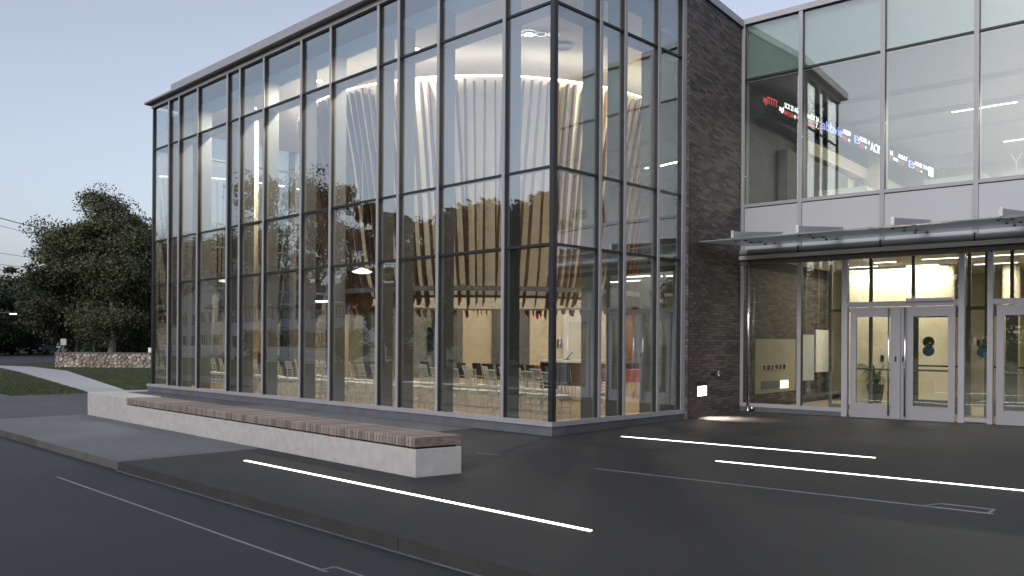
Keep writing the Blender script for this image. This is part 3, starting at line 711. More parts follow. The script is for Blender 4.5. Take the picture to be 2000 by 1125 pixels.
for i in range(len(CX)-1):
    a, b_ = CX[i]+.045, CX[i+1]-.045
    wb('window_sill', a, b_, -.06, .04, U2, U2+.075, m_metal); wb('sill_gasket', a, b_, -.03, .03, U2-.02, U2-.001, m_gasket)
    wb('spandrel_panel', a, b_, -.035, 0, 3.60, U2-.022, m_span)
    wb('transom', a, b_, -.035, .03, U3-.022, U3+.022, m_gasket); wb('transom_backing', a, b_, .031, .16, U3-.06, U3+.02, m_shelf)
    part('glass_pane', g3, None, WG, ((a+b_)/2, 0, U2+.076), (rnd.uniform(-.0012, .0012), 0, rnd.uniform(-.0015, .0015)), scale=(b_-a+.01, 1, U3-.023-U2-.076))
    part('glass_pane', g3, None, WG, ((a+b_)/2, 0, U3+.023), (rnd.uniform(-.0008, .0008), 0, 0), scale=(b_-a+.01, 1, UH-U3-.045))
    wb('shadow_box', a, b_, .12, .14, U3+.023, UH-.02, mat('shadow_box_back', (.20, .26, .27), .8, var=.05))
    wb('head_gasket', a, b_, -.04, .02, UH-.02, UH, m_gasket)
# lower band: rolled gutter and brown flashing
MB().tube([(-.25, -.10, 3.665), (12, -.10, 3.665)], .065, 16).build('rolled_gutter', m_span, WG, smooth=True)
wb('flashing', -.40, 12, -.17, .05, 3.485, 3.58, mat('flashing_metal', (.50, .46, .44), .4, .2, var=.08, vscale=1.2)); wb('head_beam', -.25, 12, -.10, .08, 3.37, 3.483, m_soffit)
for x in CX[1:-1]: wb('gutter_joint', x-.012, x+.012, -.172, -.0, 3.583, 3.74, m_gasket)
wb('plinth', -.25, 2.2, -.06, .3, -.5, .0, m_plinth); wb('plinth', 7.4, 12, -.06, .3, -.5, .0, m_plinth); wb('plinth', 4.56, 5.03, -.03, .3, -.5, -.05, m_plinth)
LM = [(-.2, .045), (1.197, .045), (2.22, .06), (4.545, .055), (5.06, .05), (7.38, .06), (8.4, .045), (10.2, .045)]
for x, w in LM:
    wb('mullion', x-w, x+w, -.075, -.055, -.2 if x in (2.22, 4.545, 5.06, 7.38) else .0, 3.36, m_metal); wb('mullion_gasket', x-w+.004, x+w-.004, -.054, .08, -.05, 3.36, m_metal if x in (2.22, 4.545, 5.06, 7.38) else m_gasket)
def lp3(x0, x1, z0, z1):
    part('glass_pane', g3, None, WG, ((x0+x1)/2, 0, z0), (rnd.uniform(-.001, .001), 0, rnd.uniform(-.0015, .0015)), scale=(x1-x0, 1, z1-z0))
for x0, x1 in ((-.155, 1.152), (1.242, 2.16), (7.44, 8.355), (8.445, 10.155)):
    lp3(x0, x1, .085, 3.36); wb('sill', x0, x1, -.075, .04, .0, .085, m_metal)
lp3(4.6, 5.01, -.0+.03, 3.36); wb('sill', 4.6, 5.01, -.06, .04, -.05, .03, m_metal)
def door_set(xa, xb):
    wb('door_head', xa, xb, -.07, .07, 2.31, 2.42, m_door)
    lp3(xa+.0, xb-.0, 2.42, 3.36)
    xm = (xa+xb)/2
    for side, (x0, x1) in enumerate(((xa+.06, xm-.006), (xm+.006, xb-.06))):
        d = bpy.data.objects.new('door', None); COL.objects.link(d); d.parent = WG; d.location = (x0, -.05, -.13)
        w = x1-x0; H = 2.43
        st = .135 if side == 0 else .135
        b = MB(); b.box(0, .13, 0, .05, 0, H); b.box(w-.20 if side == 0 else w-.13, w, 0, .05, 0, H)
        if side == 1: b = MB(); b.box(0, .30 if False else .24, 0, .05, 0, H); b.box(w-.13, w, 0, .05, 0, H)
        xl, xr = (.13, w-.20) if side == 0 else (.24, w-.13)
        b.box(xl, xr, 0, .05, H-.21, H); b.box(xl, xr, 0, .05, 0, .24)
        b.build('door_frame', m_door, d)
        MB().box(xl, xr, .012, .03, .24, .34).build('lower_rail', m_door, d)
        MB().box(xl, xr, .02, .032, .34, H-.21).build('door_glass', m_glass3, d)
        MB().box(xl, xr, .05, .075, 1.07, 1.11).build('push_bar', m_steel, d)
        hx_ = (w-.215) if side == 0 else .10
        h = MB(); h.tube([(hx_, -.075, .12), (hx_, -.075, H-.03)], .019, 12)
        for hz_ in (.20, 1.2, H-.10): h.tube([(hx_, -.075, hz_), (hx_, .0, hz_)], .012, 8)
        h.build('pull_handle', m_steel, d, smooth=True)
        lx = (w-.09) if side == 0 else .045
        MB().box(lx-.02, lx+.02, -.012, 0, 1.26, 1.38).build('lock_plate', m_steel, d); MB().box(lx-.011, lx+.011, -.016, -.0125, 1.27, 1.36).build('keypad', m_black, d)
door_set(2.28, 4.49); door_set(5.11, 7.32)
wb('door_operator', 3.50, 4.40, -.12, -.075, 2.40, 2.47, m_metal)
# stainless pole in the corner with its feet
sp = thing('steel_drain_pole', 'bright stainless steel pole standing in the corner beside the brick wall', 'pole', tuple(np.array([0, 7.1187, 0])+np.array([E3[0]*.0+N3[0]*.13, E3[1]*.0+N3[1]*.13, 0])))
MB().tube([(0, 0, -.06), (0, 0, 3.45)], .034, 16).build('pole_tube', m_steel, sp, smooth=True)
MB().lathe((0, 0, 0), [(.05, -.115), (.055, -.09), (.05, -.06), (.034, -.05)], 16).build('foot_collar', m_steel, sp, smooth=True)
MB().tube([(.03, 0, -.03), (.15, -.02, -.03)], [.02, .04], 12).build('drain_nozzle', m_steel, sp, smooth=True)
# lobby interior
wb('lobby_floor', -.2, 12, .08, 9.5, -.3, -.115, m_floor2); wb('lobby_ceiling', -.2, 12, .1, 9.5, 3.62, 3.75, m_ceil)
wb('lobby_side_wall', -.3, -.21, .1, 9.4, -.2, 3.62, m_mortar)
lb = MB(); z = 0
for r_ in range(52):
    x = .1+(.15 if r_ % 2 else 0)
    while x < 9.2:
        lb.box(-.209, -.20, x, x+.29, -.1+r_*CH, -.1+r_*CH+BHT); x += .30
tag(lb.build('lobby_brickwork', mb2, WG), kind='stuff')
wb('lobby_back_wall', -.2, 12, 9.0, 9.2, -.12, 3.62, m_cream)
wb('cream_partition', .35, 3.15, 5.4, 5.55, -.12, 3.62, m_cream); wb('lobby_right_wall', 12, 12.1, .1, 9.4, -.12, 3.62, m_cream)
wb('office_partition', 4.9, 8.5, 7.2, 7.3, -.12, 3.62, m_cream)
MB().tube([(4.35, 6.2, -.115), (4.35, 6.2, 3.62)], .2, 24).build('lobby_column', m_cream, WG, smooth=True)
# vestibule glazing (second door line) with inner doors
VD = 2.5
for x in (1.0, 1.98, 2.95, 4.15, 4.5, 5.0, 6.0, 7.4): wb('vestibule_mullion', x-.035, x+.035, VD-.03, VD+.05, -.115, 3.62, m_fin)
wb('vestibule_transom', 1.0, 7.4, VD-.03, VD+.05, 2.30, 2.38, m_fin); wb('vestibule_sill', 1.0, 2.9, VD-.03, VD+.05, -.115, .0, m_fin)
for (x0, x1) in ((2.98, 4.12), (4.53, 4.97), (5.03, 5.97), (6.03, 7.37)):
    b = MB(); b.box(x0, x0+.09, VD-.02, VD+.03, -.1, 2.3); b.box(x1-.09, x1, VD-.02, VD+.03, -.1, 2.3); b.box(x0+.09, x1-.09, VD-.02, VD+.03, 2.14, 2.3); b.box(x0+.09, x1-.09, VD-.02, VD+.03, -.1, .2)
    b.build('inner_door_frame', m_fin, WG)
    wb('inner_push_bar', x0+.09, x1-.09, VD-.07, VD-.03, .98, 1.02, m_black)
dx, dz = loc3(1813, 668, -VD+.03)
def disc(u, v, rad, m, label, off):
    x_, z_ = loc3(u, v, off); o = MB().tube([(x_, -off-.004, z_), (x_, -off, z_)], rad, 28).build('door_sticker', m, WG); o['label'] = label
disc(1813.5, 668, .13, m_oliv, 'olive round sticker', -VD+.035); disc(1813.5, 685, .13, m_blue, 'blue round sticker', -VD+.045)
disc(1919, 671, .12, m_oliv, 'olive round sticker', -VD+.035); disc(1919, 688, .12, m_blue, 'blue round sticker', -VD+.045)
# side vestibule screen and wall boards
wb('board', -.199, -.18, .7, 3.2, .25, 1.62, mat('tan_board', (.36, .33, .25), .6, var=.05))
wb('control_plate', -.179, -.17, 1.0, 2.6, .82, .98, m_lgrey)
for k in range(6): wb('switch', -.169, -.15, 1.1+k*.25, 1.22+k*.25, .84, .96, m_black if k % 2 else m_red)
wb('vent_grille', -.179, -.165, 1.0, 2.4, .35, .55, m_grey)
wb('cabinet', -.199, -.06, 3.4, 4.2, .5, 1.75, m_lgrey); wb('notice_board', -.199, -.16, 4.6, 6.0, .7, 1.9, m_white)
MB().box(.31, .34, 5.33, 5.40, 1.05, 1.2)
wb('card_reader', 1.35, 1.43, 5.36, 5.40, 1.02, 1.20, m_black)
for k in range(3): wb('wall_conduit', 3.55+k*.22, 3.59+k*.22, 8.93, 8.98, 1.2-.2*(k == 1), 2.0, m_white)
# plant in the vestibule
pz = onG(1712, 786, -.115)
pl_ = thing('potted_plant', 'leafy house plant in a dark square planter behind the left entrance door', 'plant', (float(pz[0]), float(pz[1]), -.112))
MB().hexa([(-.13, -.13, 0), (.13, -.13, 0), (.13, .13, 0), (-.13, .13, 0), (-.2, -.2, .5), (.2, -.2, .5), (.2, .2, .5), (-.2, .2, .5)]).build('planter', m_terra, pl_)
MB().box(-.18, .18, -.18, .18, .501, .505).build('soil', m_soil, pl_)
for k in range(46):
    a = rnd.uniform(0, 6.28); l = rnd.uniform(.3, .62); up = rnd.uniform(.25, .65); w = rnd.uniform(.02, .035); b = MB(); N = 6
    for i in range(N+1):
        t = i/N; r_ = .03+l*t; zz_ = .5+up*math.sin(t*2.1)-.15*t*t; ww = w*math.sin(math.pi*min(max(t*.9+.08, 0), 1))
        for s_ in (-1, 1): b.v.append((r_*math.cos(a)-s_*ww*math.sin(a), r_*math.sin(a)+s_*ww*math.cos(a), zz_))
    for i in range(N): b.f.append((2*i, 2*i+1, 2*i+3, 2*i+2))
    b.build('leaf', m_plant, pl_)
# lobby lights
def linear(x0, x1, y, z, label, parent_loc=True, power=30):
    p = np.array([0, 7.1187])+E3*((x0+x1)/2)-N3*y
    t = thing('linear_ceiling_light', label, 'ceiling light', (p[0], p[1], z), PHI, 'linear lights in the wing ceilings'); w = (x1-x0)/2
    MB().box(-w, w, -.045, .045, -.008, .03).build('trim', m_white, t); MB().box(-w+.01, w-.01, -.035, .035, -.016, -.009).build('lens', e_lin, t)
    area('lamp', (0, 0, -.03), (2*w, .08), power, (1, .92, .8), (0, 0, 0), 'RECTANGLE', t)
k = 0
for (x0, x1, y) in [(2.9, 3.75, 3.4), (3.9, 5.3, 3.4), (1.7, 2.25, 3.6), (2.1, 2.9, 5.0), (3.6, 4.6, 5.6), (4.9, 6.4, 5.6), (5.2, 6.6, 2.9), (.6, 1.5, 4.6), (6.8, 8.2, 4.2)]:
    linear(x0, x1, y, 3.61, 'slim white linear light in the lobby ceiling, ' + ['above the first door pair', 'above the gap between the door pairs', 'short one above the left door jamb', 'second one deep behind the left door', 'deep behind the right door leaf', 'deep behind the second door pair', 'nearest the second door pair', 'deep behind the side pane', 'far right of the second door pair'][k], power=11); k += 1
wash = thing('wall_washer', 'bright wall washer at the top of the cream partition behind the doors', 'wall light', tuple(list(np.array([0, 7.1187])+E3*1.75-N3*5.15)+[3.55]), PHI)
MB().box(-1.35, 1.35, -.04, .04, 0, .06).build('housing', m_white, wash); MB().box(-1.33, 1.33, -.03, .03, -.008, -.001).build('lens', e_lin, wash)
area('lamp', (0, 0, -.03), (2.6, .06), 28, (1, .86, .66), (R(18), 0, 0), 'RECTANGLE', wash)
# upper floor interior
wb('upper_floor', -.2, 12, .08, 14, 4.2, 4.7, m_carpet); wb('upper_ceiling', -.2, 12, .15, 14, 7.80, 7.95, m_lgrey)
wb('upper_back_wall', -.2, 12, 13.8, 14, 4.7, 7.8, m_lgrey); wb('upper_side_wall', -.3, -.2, .1, 13.8, 4.7, 7.8, m_grey); wb('upper_right_wall', 12, 12.1, .1, 14, 4.7, 9, m_lgrey)
wb('wing_roof', -.24, 12, .12, 14, 9.12, 9.22, m_fascia); wb('wing_end', 12.1, 12.2, 0, 14, -.4, 9.2, m_metal)
wb('bulkhead', -.19, .17, .35, 11.9, 6.95, 7.50, m_post); wb('bulkhead_lower', -.19, .14, 3.2, 11.9, 6.60, 6.94, m_cream)
wb('opening_panel', -.19, .05, 2.0, 6.5, 4.9, 6.5, m_grey); wb('opening_panel', -.19, .05, 7.5, 10.2, 4.9, 6.5, m_grey)
for y in (3.1, 5.4, 8.0): wb('ceiling_beam', .2, 12, y, y+.12, 7.68, 7.80, m_lgrey)
k = 0
for (x0, x1, y) in [(2.95, 4.5, 6.0), (4.7, 6.2, 6.0), (7.0, 8.2, 10.6), (6.5, 8.0, 6.0), (3.35, 5.2, 10.6)]:
    linear(x0, x1, y, 7.79, 'slim white linear light in the upper floor ceiling, ' + ['front left one', 'front middle one', 'rear left one', 'front right one', 'rear right one', 'short one by the ticker'][k], power=85); k += 1
# ticker display
TK = thing('ticker_display', 'stock ticker LED band running into the upper floor with red, white and blue characters', 'LED display', (0.0, 7.1187, 7.10), R(90))
# local x runs into the building (+Y world), local -y faces +X
TK.location = (.26, 7.30, 7.14)
MB().box(-.1, 11.85, 0, .03, -.05, .40).build('display_band', m_black, TK)
def txt(s, x, z, size, m, sx=1.0):
    c = bpy.data.curves.new('display_text', 'FONT'); c.body = s; c.size = size; c.extrude = .003; c.offset = .004*size/.2; c.materials.append(m)
    o = bpy.data.objects.new('display_text', c); COL.objects.link(o); o.parent = TK; o.location = (x, -.006, z); o.rotation_euler = (R(90), 0, 0); o.scale = (sx, 1, 1)
def tu(s, u0, u1, z, size, m):
    x0 = float(onX(u0, 250, .26)[1])-7.30; x1 = float(onX(u1, 250, .26)[1])-7.30
    c = bpy.data.curves.new('display_text', 'FONT'); c.body = s; c.size = size; c.extrude = .003; c.offset = .003*size; c.materials.append(m)
    o = bpy.data.objects.new('display_text', c); COL.objects.link(o); o.parent = TK; bpy.context.view_layer.update(); w = max(o.dimensions.x, .01)
    o.location = (x0, -.006, z); o.rotation_euler = (R(90), 0, 0); o.scale = ((x1-x0)/w, 1, 1)
for q in [('agiTTTT', 1490, 1518, .09, .24, e_red), ('agi', 1521, 1530, .05, .19, e_white), ('5CX 25 AGN', 1531.5, 1562, .17, .18, e_white), ('AM 12.38', 1531, 1548, .0, .16, e_red), ('+', 1549, 1554, -.02, .2, e_white), ('0.8', 1555.5, 1562, .0, .15, e_red),
          ('maLX 2A', 1576.7, 1599, .17, .19, e_white), ('52.1', 1578, 1591, .0, .16, e_red), ('7.', 1592, 1598, .0, .2, e_white), ('14', 1598, 1603, .0, .16, e_red), ('abbvie', 1605.5, 1645, .05, .36, e_blue),
          ('ABBV', 1645.8, 1662, .17, .19, e_white), ('96.1', 1647, 1653, .0, .16, e_red), ('+', 1655.5, 1660, -.02, .2, e_white), ('B', 1667, 1677.5, .05, .32, e_blue), ('ADSK 4', 1678, 1698, .17, .19, e_white), ('31.7', 1679, 1687, .0, .16, e_red), ('+', 1689, 1692, -.02, .2, e_white),
          ('AON', 1700, 1722.5, .03, .36, e_white), ('M', 1738, 1743, .15, .2, e_white), ('22', 1738, 1742, .0, .16, e_red), ('mu', 1745, 1753.5, .03, .2, e_white), ('AMAT', 1754, 1772.5, .17, .19, e_white), ('51.2', 1756, 1765, .0, .16, e_red), ('B', 1773, 1785, .03, .32, e_blue), ('ADBE TW', 1786, 1813, .17, .19, e_white), ('8.2', 1790, 1797, .0, .16, e_red), ('+', 1798, 1801, -.02, .2, e_white)]: tu(*q)
_a = float(onX(1814, 250, .26)[1])-7.30; MB().box(_a, _a+.45, -.008, -.001, .02, .33).build('bright_block', e_white, TK)
# desks, boxes and monitors behind the upper windows
def w3(x, y, z): p = np.array([0, 7.1187])+E3*x-N3*y; return (float(p[0]), float(p[1]), z)
def desk(x, y, w, label, m=m_lgrey):
    t = thing('office_desk', label, 'desk', w3(x, y, 4.7), PHI)
    MB().box(-w, w, -.35, .35, .70, .74).build('desktop', m, t); MB().box(-w, w, -.34, -.31, .15, .70).build('modesty_panel', m, t)
    for sx in (-1, 1): MB().box(sx*w-.03*(sx > 0), sx*w+.03*(sx < 0), -.34, .34, 0, .7).build('side_panel', m, t)
    return t
desk(1.2, 3.0, .6, 'low white counter behind the second upper window', m_white); desk(3.75, 3.1, .65, 'pale desk with raised monitor behind the third upper window'); desk(5.35, 3.1, .6, 'pale desk behind the rightmost upper window')
def monitor(x, y, z, rz, label):
    t = thing('monitor', label, 'monitor', w3(x, y, z), rz)
    MB().box(-.28, .28, -.015, .015, .28, .62).build('screen_back', m_grey, t, bevel=.01); MB().tube([(0, .03, 0), (-.05, .05, .2), (0, .02, .45)], .018, 8).build('monitor_arm', m_grey, t); MB().disc((0, .03, 0), .1, .012, 16).build('foot', m_grey, t)
monitor(3.5, 3.1, 5.442, R(35), 'monitor on an arm, left one behind the third upper window'); monitor(3.95, 3.2, 5.442, R(-20), 'monitor on an arm, right one behind the third upper window')
def task_lamp(x, y, label):
    t = thing('forked_lamp', label, 'desk lamp', w3(x, y, 5.442))
    MB().disc((0, 0, 0), .07, .012, 14).build('base', m_white, t); MB().tube([(0, 0, 0), (0, 0, .2)], .01, 6).build('stem', m_white, t)
    for s_ in (-1, 1): MB().tube([(0, 0, .2), (s_*.11, 0, .42)], .012, 6).build('arm', m_white, t)
task_lamp(4.98, 3.0, 'forked white desk lamp behind the rightmost upper window')

# ------------------------------------------------------------------ canopy
CA = thing('glass_canopy', 'frosted glass canopy on steel blades above the entrance doors', 'canopy', (0, 7.1187, 0), PHI)
ex_ = loc3(1363, 471, 2.1)[0]
zf, zr = 3.672, 3.79
segs = [.0, 2.15, 3.94, 5.69, 7.5, 9.35, 11.2]
for i in range(len(segs)-1):
    a, b_ = segs[i]+.004, segs[i+1]-.004
    y0 = -2.6
    P = [(a, y0, zf), (b_, y0, zf), (b_, -.22, zr), (a if i else .0, -.22, zr)]
    P2 = [(p[0], p[1], p[2]+.02) for p in P]; MB().hexa(P+P2).build('glass_sheet', m_glassc, CA)
for k, x in enumerate((.77, 2.15, 3.94, 5.69, 7.5, 9.4)):
    b = MB(); w = .015
    zz0 = zf+.035
    b.hexa([(x-w, -2.58, zz0), (x+w, -2.58, zz0), (x+w, -.04, zr+.05), (x-w, -.04, zr+.05), (x-w, -2.58, zz0+.13), (x+w, -2.58, zz0+.13), (x+w, -.04, zr+.30), (x-w, -.04, zr+.30)])
    br = b.build('support_blade', m_metal, CA)
    MB().box(x-.03, x+.03, -2.597, -2.582, zz0-.005, zz0+.145).build('end_plate', m_steel, CA)
    for j in range(3):
        for s_ in (-1, 1):
            yy = -2.2+j*.75; zc = zf+(zr-zf)*(2.6+yy)/2.38
            MB().disc((x+s_*.11, yy, zc-.022), .028, .02, 12).build('glass_clamp', m_post, CA)
            MB().tube([(x+s_*.11, yy, zc+.021), (x+s_*.11, yy, zc+.045), (x, yy, zc+.075)], .008, 6).build('spider_arm', m_steel, CA)

# ------------------------------------------------------------------ trees
def tree(name, label, x, y, z, h, cr, seed, leaf, nleaf=14000, size=.3, trunk_h=.25, bark=m_bark, cone=False, tr=.16, group=None, cz=None, lean=0, asym=(1, 1), spire=False):
    r = np.random.default_rng(seed); t = thing(name, label, 'tree', (x, y, z), 0, group)
    th = h*trunk_h; b = MB()
    b.tube([(0, 0, -.2), (r.normal(0, .1), r.normal(0, .1), th), (r.normal(0, .2), r.normal(0, .2), h*.6), (r.normal(0, .3), r.normal(0, .3), h*.93)], [tr*1.25, tr, tr*.55, tr*.1], 9)
    b.build('trunk', bark, t, smooth=True)
    cs = []; lb_ = MB()
    nl = 26 if not cone else 60
    for i in range(nl):
        if cone:
            f = (i+.5)/nl; zz_ = h*(.12+.86*f); rad = cr*(1-f)**.85*r.uniform(.75, 1.1)+.1; a = i*2.4+r.normal(0, .3)
            e = np.array([math.cos(a)*rad, math.sin(a)*rad, zz_-rad*.22]); s0 = np.array([0, 0, zz_])
        else:
            f = r.uniform(0, 1); zz_ = th+(h-th)*f; prof = math.sin(math.pi*min(max(.12+.80*f, 0), 1))**.6
            if spire: prof = min(1, (f+.3)*1.9)*(1-f*.93)**.72
            rad = cr*prof*r.uniform(.55, 1.05); a = r.uniform(0, 6.283)
            e = np.array([math.cos(a)*rad*asym[0], math.sin(a)*rad*asym[1], min(zz_+rad*.25, h*.97)]); s0 = np.array([0, 0, max(th*.9, zz_-rad*.55)])
        mid = (s0+e)/2+r.normal(0, .15, 3)
        lb_.tube([tuple(s0), tuple(mid), tuple(e)], [tr*.4, tr*.25, tr*.08], 5, caps=False)
        for q in (.45, .7, .9, 1.0, 1.08): cs.append(s0+(e-s0)*q+r.normal(0, cr*.07, 3))
        if not cone:
            for q in range(3): cs.append(e+r.normal(0, cr*.16, 3)*np.array([1, 1, .7]))
    lb_.build('limb', bark, t, smooth=True)
    cs = np.array(cs); n = nleaf
    idx = r.integers(0, len(cs), n); wts = r.uniform(.5, 1.3, len(cs))
    sp_ = cr*(.13 if not cone else .10)
    g_ = r.normal(0, 1, (n, 3)); g_ /= np.maximum(1, np.linalg.norm(g_, axis=1)/2.2)[:, None]
    P = cs[idx]+g_*(sp_*wts[idx])[:, None]*np.array([1, 1, .6 if not cone else .3])
    P[:, 2] = np.maximum(P[:, 2], th*.55)
    d1 = r.normal(0, 1, (n, 3)); d1 /= np.linalg.norm(d1, axis=1)[:, None]; d2 = np.cross(d1, r.normal(0, 1, (n, 3))); d2 /= np.linalg.norm(d2, axis=1)[:, None]+1e-9
    sz = size*r.uniform(.5, 1.2, n)[:, None]
    V = np.stack([P-d1*sz*.5, P+d2*sz*.28, P+d1*sz*.5, P-d2*sz*.28], 1).reshape(-1, 3)
    me = bpy.data.meshes.new('crown'); me.vertices.add(4*n); me.loops.add(4*n); me.polygons.add(n)
    me.vertices.foreach_set('co', V.ravel()); me.loops.foreach_set('vertex_index', np.arange(4*n, dtype=np.int32))
    me.polygons.foreach_set('loop_start', np.arange(0, 4*n, 4, dtype=np.int32)); me.polygons.foreach_set('loop_total', np.full(n, 4, dtype=np.int32)); me.update()
    me.materials.append(leaf); o = bpy.data.objects.new('crown', me); COL.objects.link(o); o.parent = t
    return t
def tr_at(u, d): p = at(u, 668, d); return float(p[0]), float(p[1])
x_, y_ = tr_at(217, 56); tree('maple_tree', 'large leafy green tree with pale trunk rising behind the stone wall', x_, y_, -.2, 11.1, 4.8, 11, m_leaf[0], 90000, size=.20, spire=True, trunk_h=.2, bark=m_barkp, tr=.22)
x_, y_ = tr_at(150, 60); tree('broad_tree', 'broad leafy tree whose left limbs reach over the road beside the pale-trunked tree', x_, y_, -.2, 7.2, 3.2, 12, m_leaf[0], 42000, .21, .24, m_bark, tr=.16)
x_, y_ = tr_at(189, 64); tree('slim_tree', 'slimmer dark-trunked tree just left of the pale trunk behind the stone wall', x_, y_, -.2, 9.2, 3.4, 13, m_leaf[1], 30000, .22, .3, m_bark, tr=.15)
x_, y_ = tr_at(300, 60); tree('right_tree', 'green tree standing at the pavilion edge behind the end of the stone wall', x_, y_, -.2, 10.2, 4.2, 14, m_leaf[0], 40000, .22, .2, m_bark, tr=.14)
bgt = [(22, 88, 6.6, 4.5, 1, 'dark tree mass by the street lamp at the left edge'), (78, 100, 9.0, 4.6, 1, 'dark tree behind the parked car'), (-70, 80, 6.0, 5, 1, 'dark tree farthest left by the road'), (128, 105, 9, 6, 1, 'low dark tree behind the white sign'),
       (190, 110, 10, 6.5, 2, 'rusty dark tree deep behind the stone wall'), (250, 100, 10, 6, 1, 'deep green tree behind the right half of the stone wall'), (310, 95, 10, 6, 1, 'dark tree seen past the pavilion end')]
bgt += [(360+k*52, 84+(k % 3)*7, 11+(k*37 % 5)*.7, 6.5, k % 3, '%s tree from the left among those seen through the end glazing' % ORD[k]) for k in range(10)]
for k, (u, d, h, cr_, li, lab) in enumerate(bgt):
    x_, y_ = tr_at(u, d); tree('background_tree', lab, x_, y_, -.3, h, cr_, 30+k, m_leaf[li], 13000, .45, .1, m_bark, tr=.2, group='dark trees beyond the pavilion and the road')
# shrubs under the trees
for k, (u, d, h, cr_) in enumerate([(262, 68, 2.6, 1.8), (285, 70, 3.0, 1.8), (150, 82, 3, 3), (50, 96, 3, 4), (235, 75, 2.2, 2.2), (10, 84, 3.4, 3.2), (205, 80, 2.4, 2.6), (310, 72, 3.2, 2.0)]):
    x_, y_ = tr_at(u, d); s_ = tree('shrub', 'dark %s shrub under the trees, %s' % (['rounded', 'tall', 'wide', 'low'][k % 4], ['right of the pale trunk', 'at the right end of the stone wall', 'behind the white sign', 'behind the parked car', 'behind the pale trunk', 'at the far left', 'between the two trunks', 'nearest the pavilion edge'][k]), x_, y_, -.25, h, cr_, 60+k, m_leaf[1], 6000, .3, .1, m_bark, tr=.05, group='shrubs under the trees'); s_['category'] = 'shrub'
# trees that the glass reflects (across the drive, behind and left of the camera)
ref = [(556, 52, 25.5, 7.5, 0), (300, 56, 20, 8, 1), (360, 54, 18.5, 8, 1), (430, 56, 18.0, 8, 1), (485, 54, 17.0, 7, 1), (620, 50, 22.5, 6.5, 2), (742, 27, 11.8, 2.6, 2), (860, 27, 10.6, 3.8, 1), (920, 30, 11.0, 4.6, 2)]
labs = ['tallest round tree across the drive', 'broad tree at the far left across the drive', 'second broad tree from the left across the drive', 'rusty tree behind the gabled house', 'tree beside the gabled house', 'tall rusty tree near the utility pole', 'thin rusty tree right of the utility pole', 'round tree right of the pole', 'wide rusty round tree by the conifers']
for k, (u, ym, h, cr_, li) in enumerate(ref):
    p = onY(u, 660, ym); tree('reflected_tree', labs[k], float(p[0]), -ym, -.3, h*(1.0), cr_, 80+k, m_leaf[li], 15000, .5, .2, m_bark, tr=.25, group='trees across the drive mirrored in the glass')
for k, (u, ym, h, cr_) in enumerate([(975, 26, 10.2, 2.8), (1015, 24, 9.8, 2.6), (1055, 25, 10.5, 2.8)]):
    p = onY(u, 660, ym); tree('conifer', ['leftmost', 'middle', 'rightmost'][k]+' of three dark conifers across the drive', float(p[0]), -ym, -.3, h, cr_, 95+k, m_leaf[3], 14000, .30, .1, m_bark, cone=True, tr=.18, group='conifers across the drive')
for k, (x, y, h, cr_, li) in enumerate([(-15, -46, 9.5, 5, 0), (-9.5, -43, 12, 4.0, 2), (-4.2, -45, 9.5, 4.5, 2), (1.2, -42, 12.5, 4.6, 0), (16, -46, 11, 5, 1), (26, -44, 12, 6, 1), (38, -40, 12, 6, 0), (48, -28, 12, 6, 1), (54, -14, 12, 6, 1), (56, 2, 11, 6, 0), (-22, -48, 10, 5, 1)]):
    tree('street_tree', ['ragged', 'tall rusty', 'open rusty', 'tall green', 'dark', 'wide dark', 'wide green', 'dark corner', 'side', 'far side', 'low dark'][k]+' tree behind the camera across the drive', x, y, -.3, h, cr_, 120+k, m_leaf[li], 12000, .42, .2, m_bark, tr=.2, group='trees behind the camera')

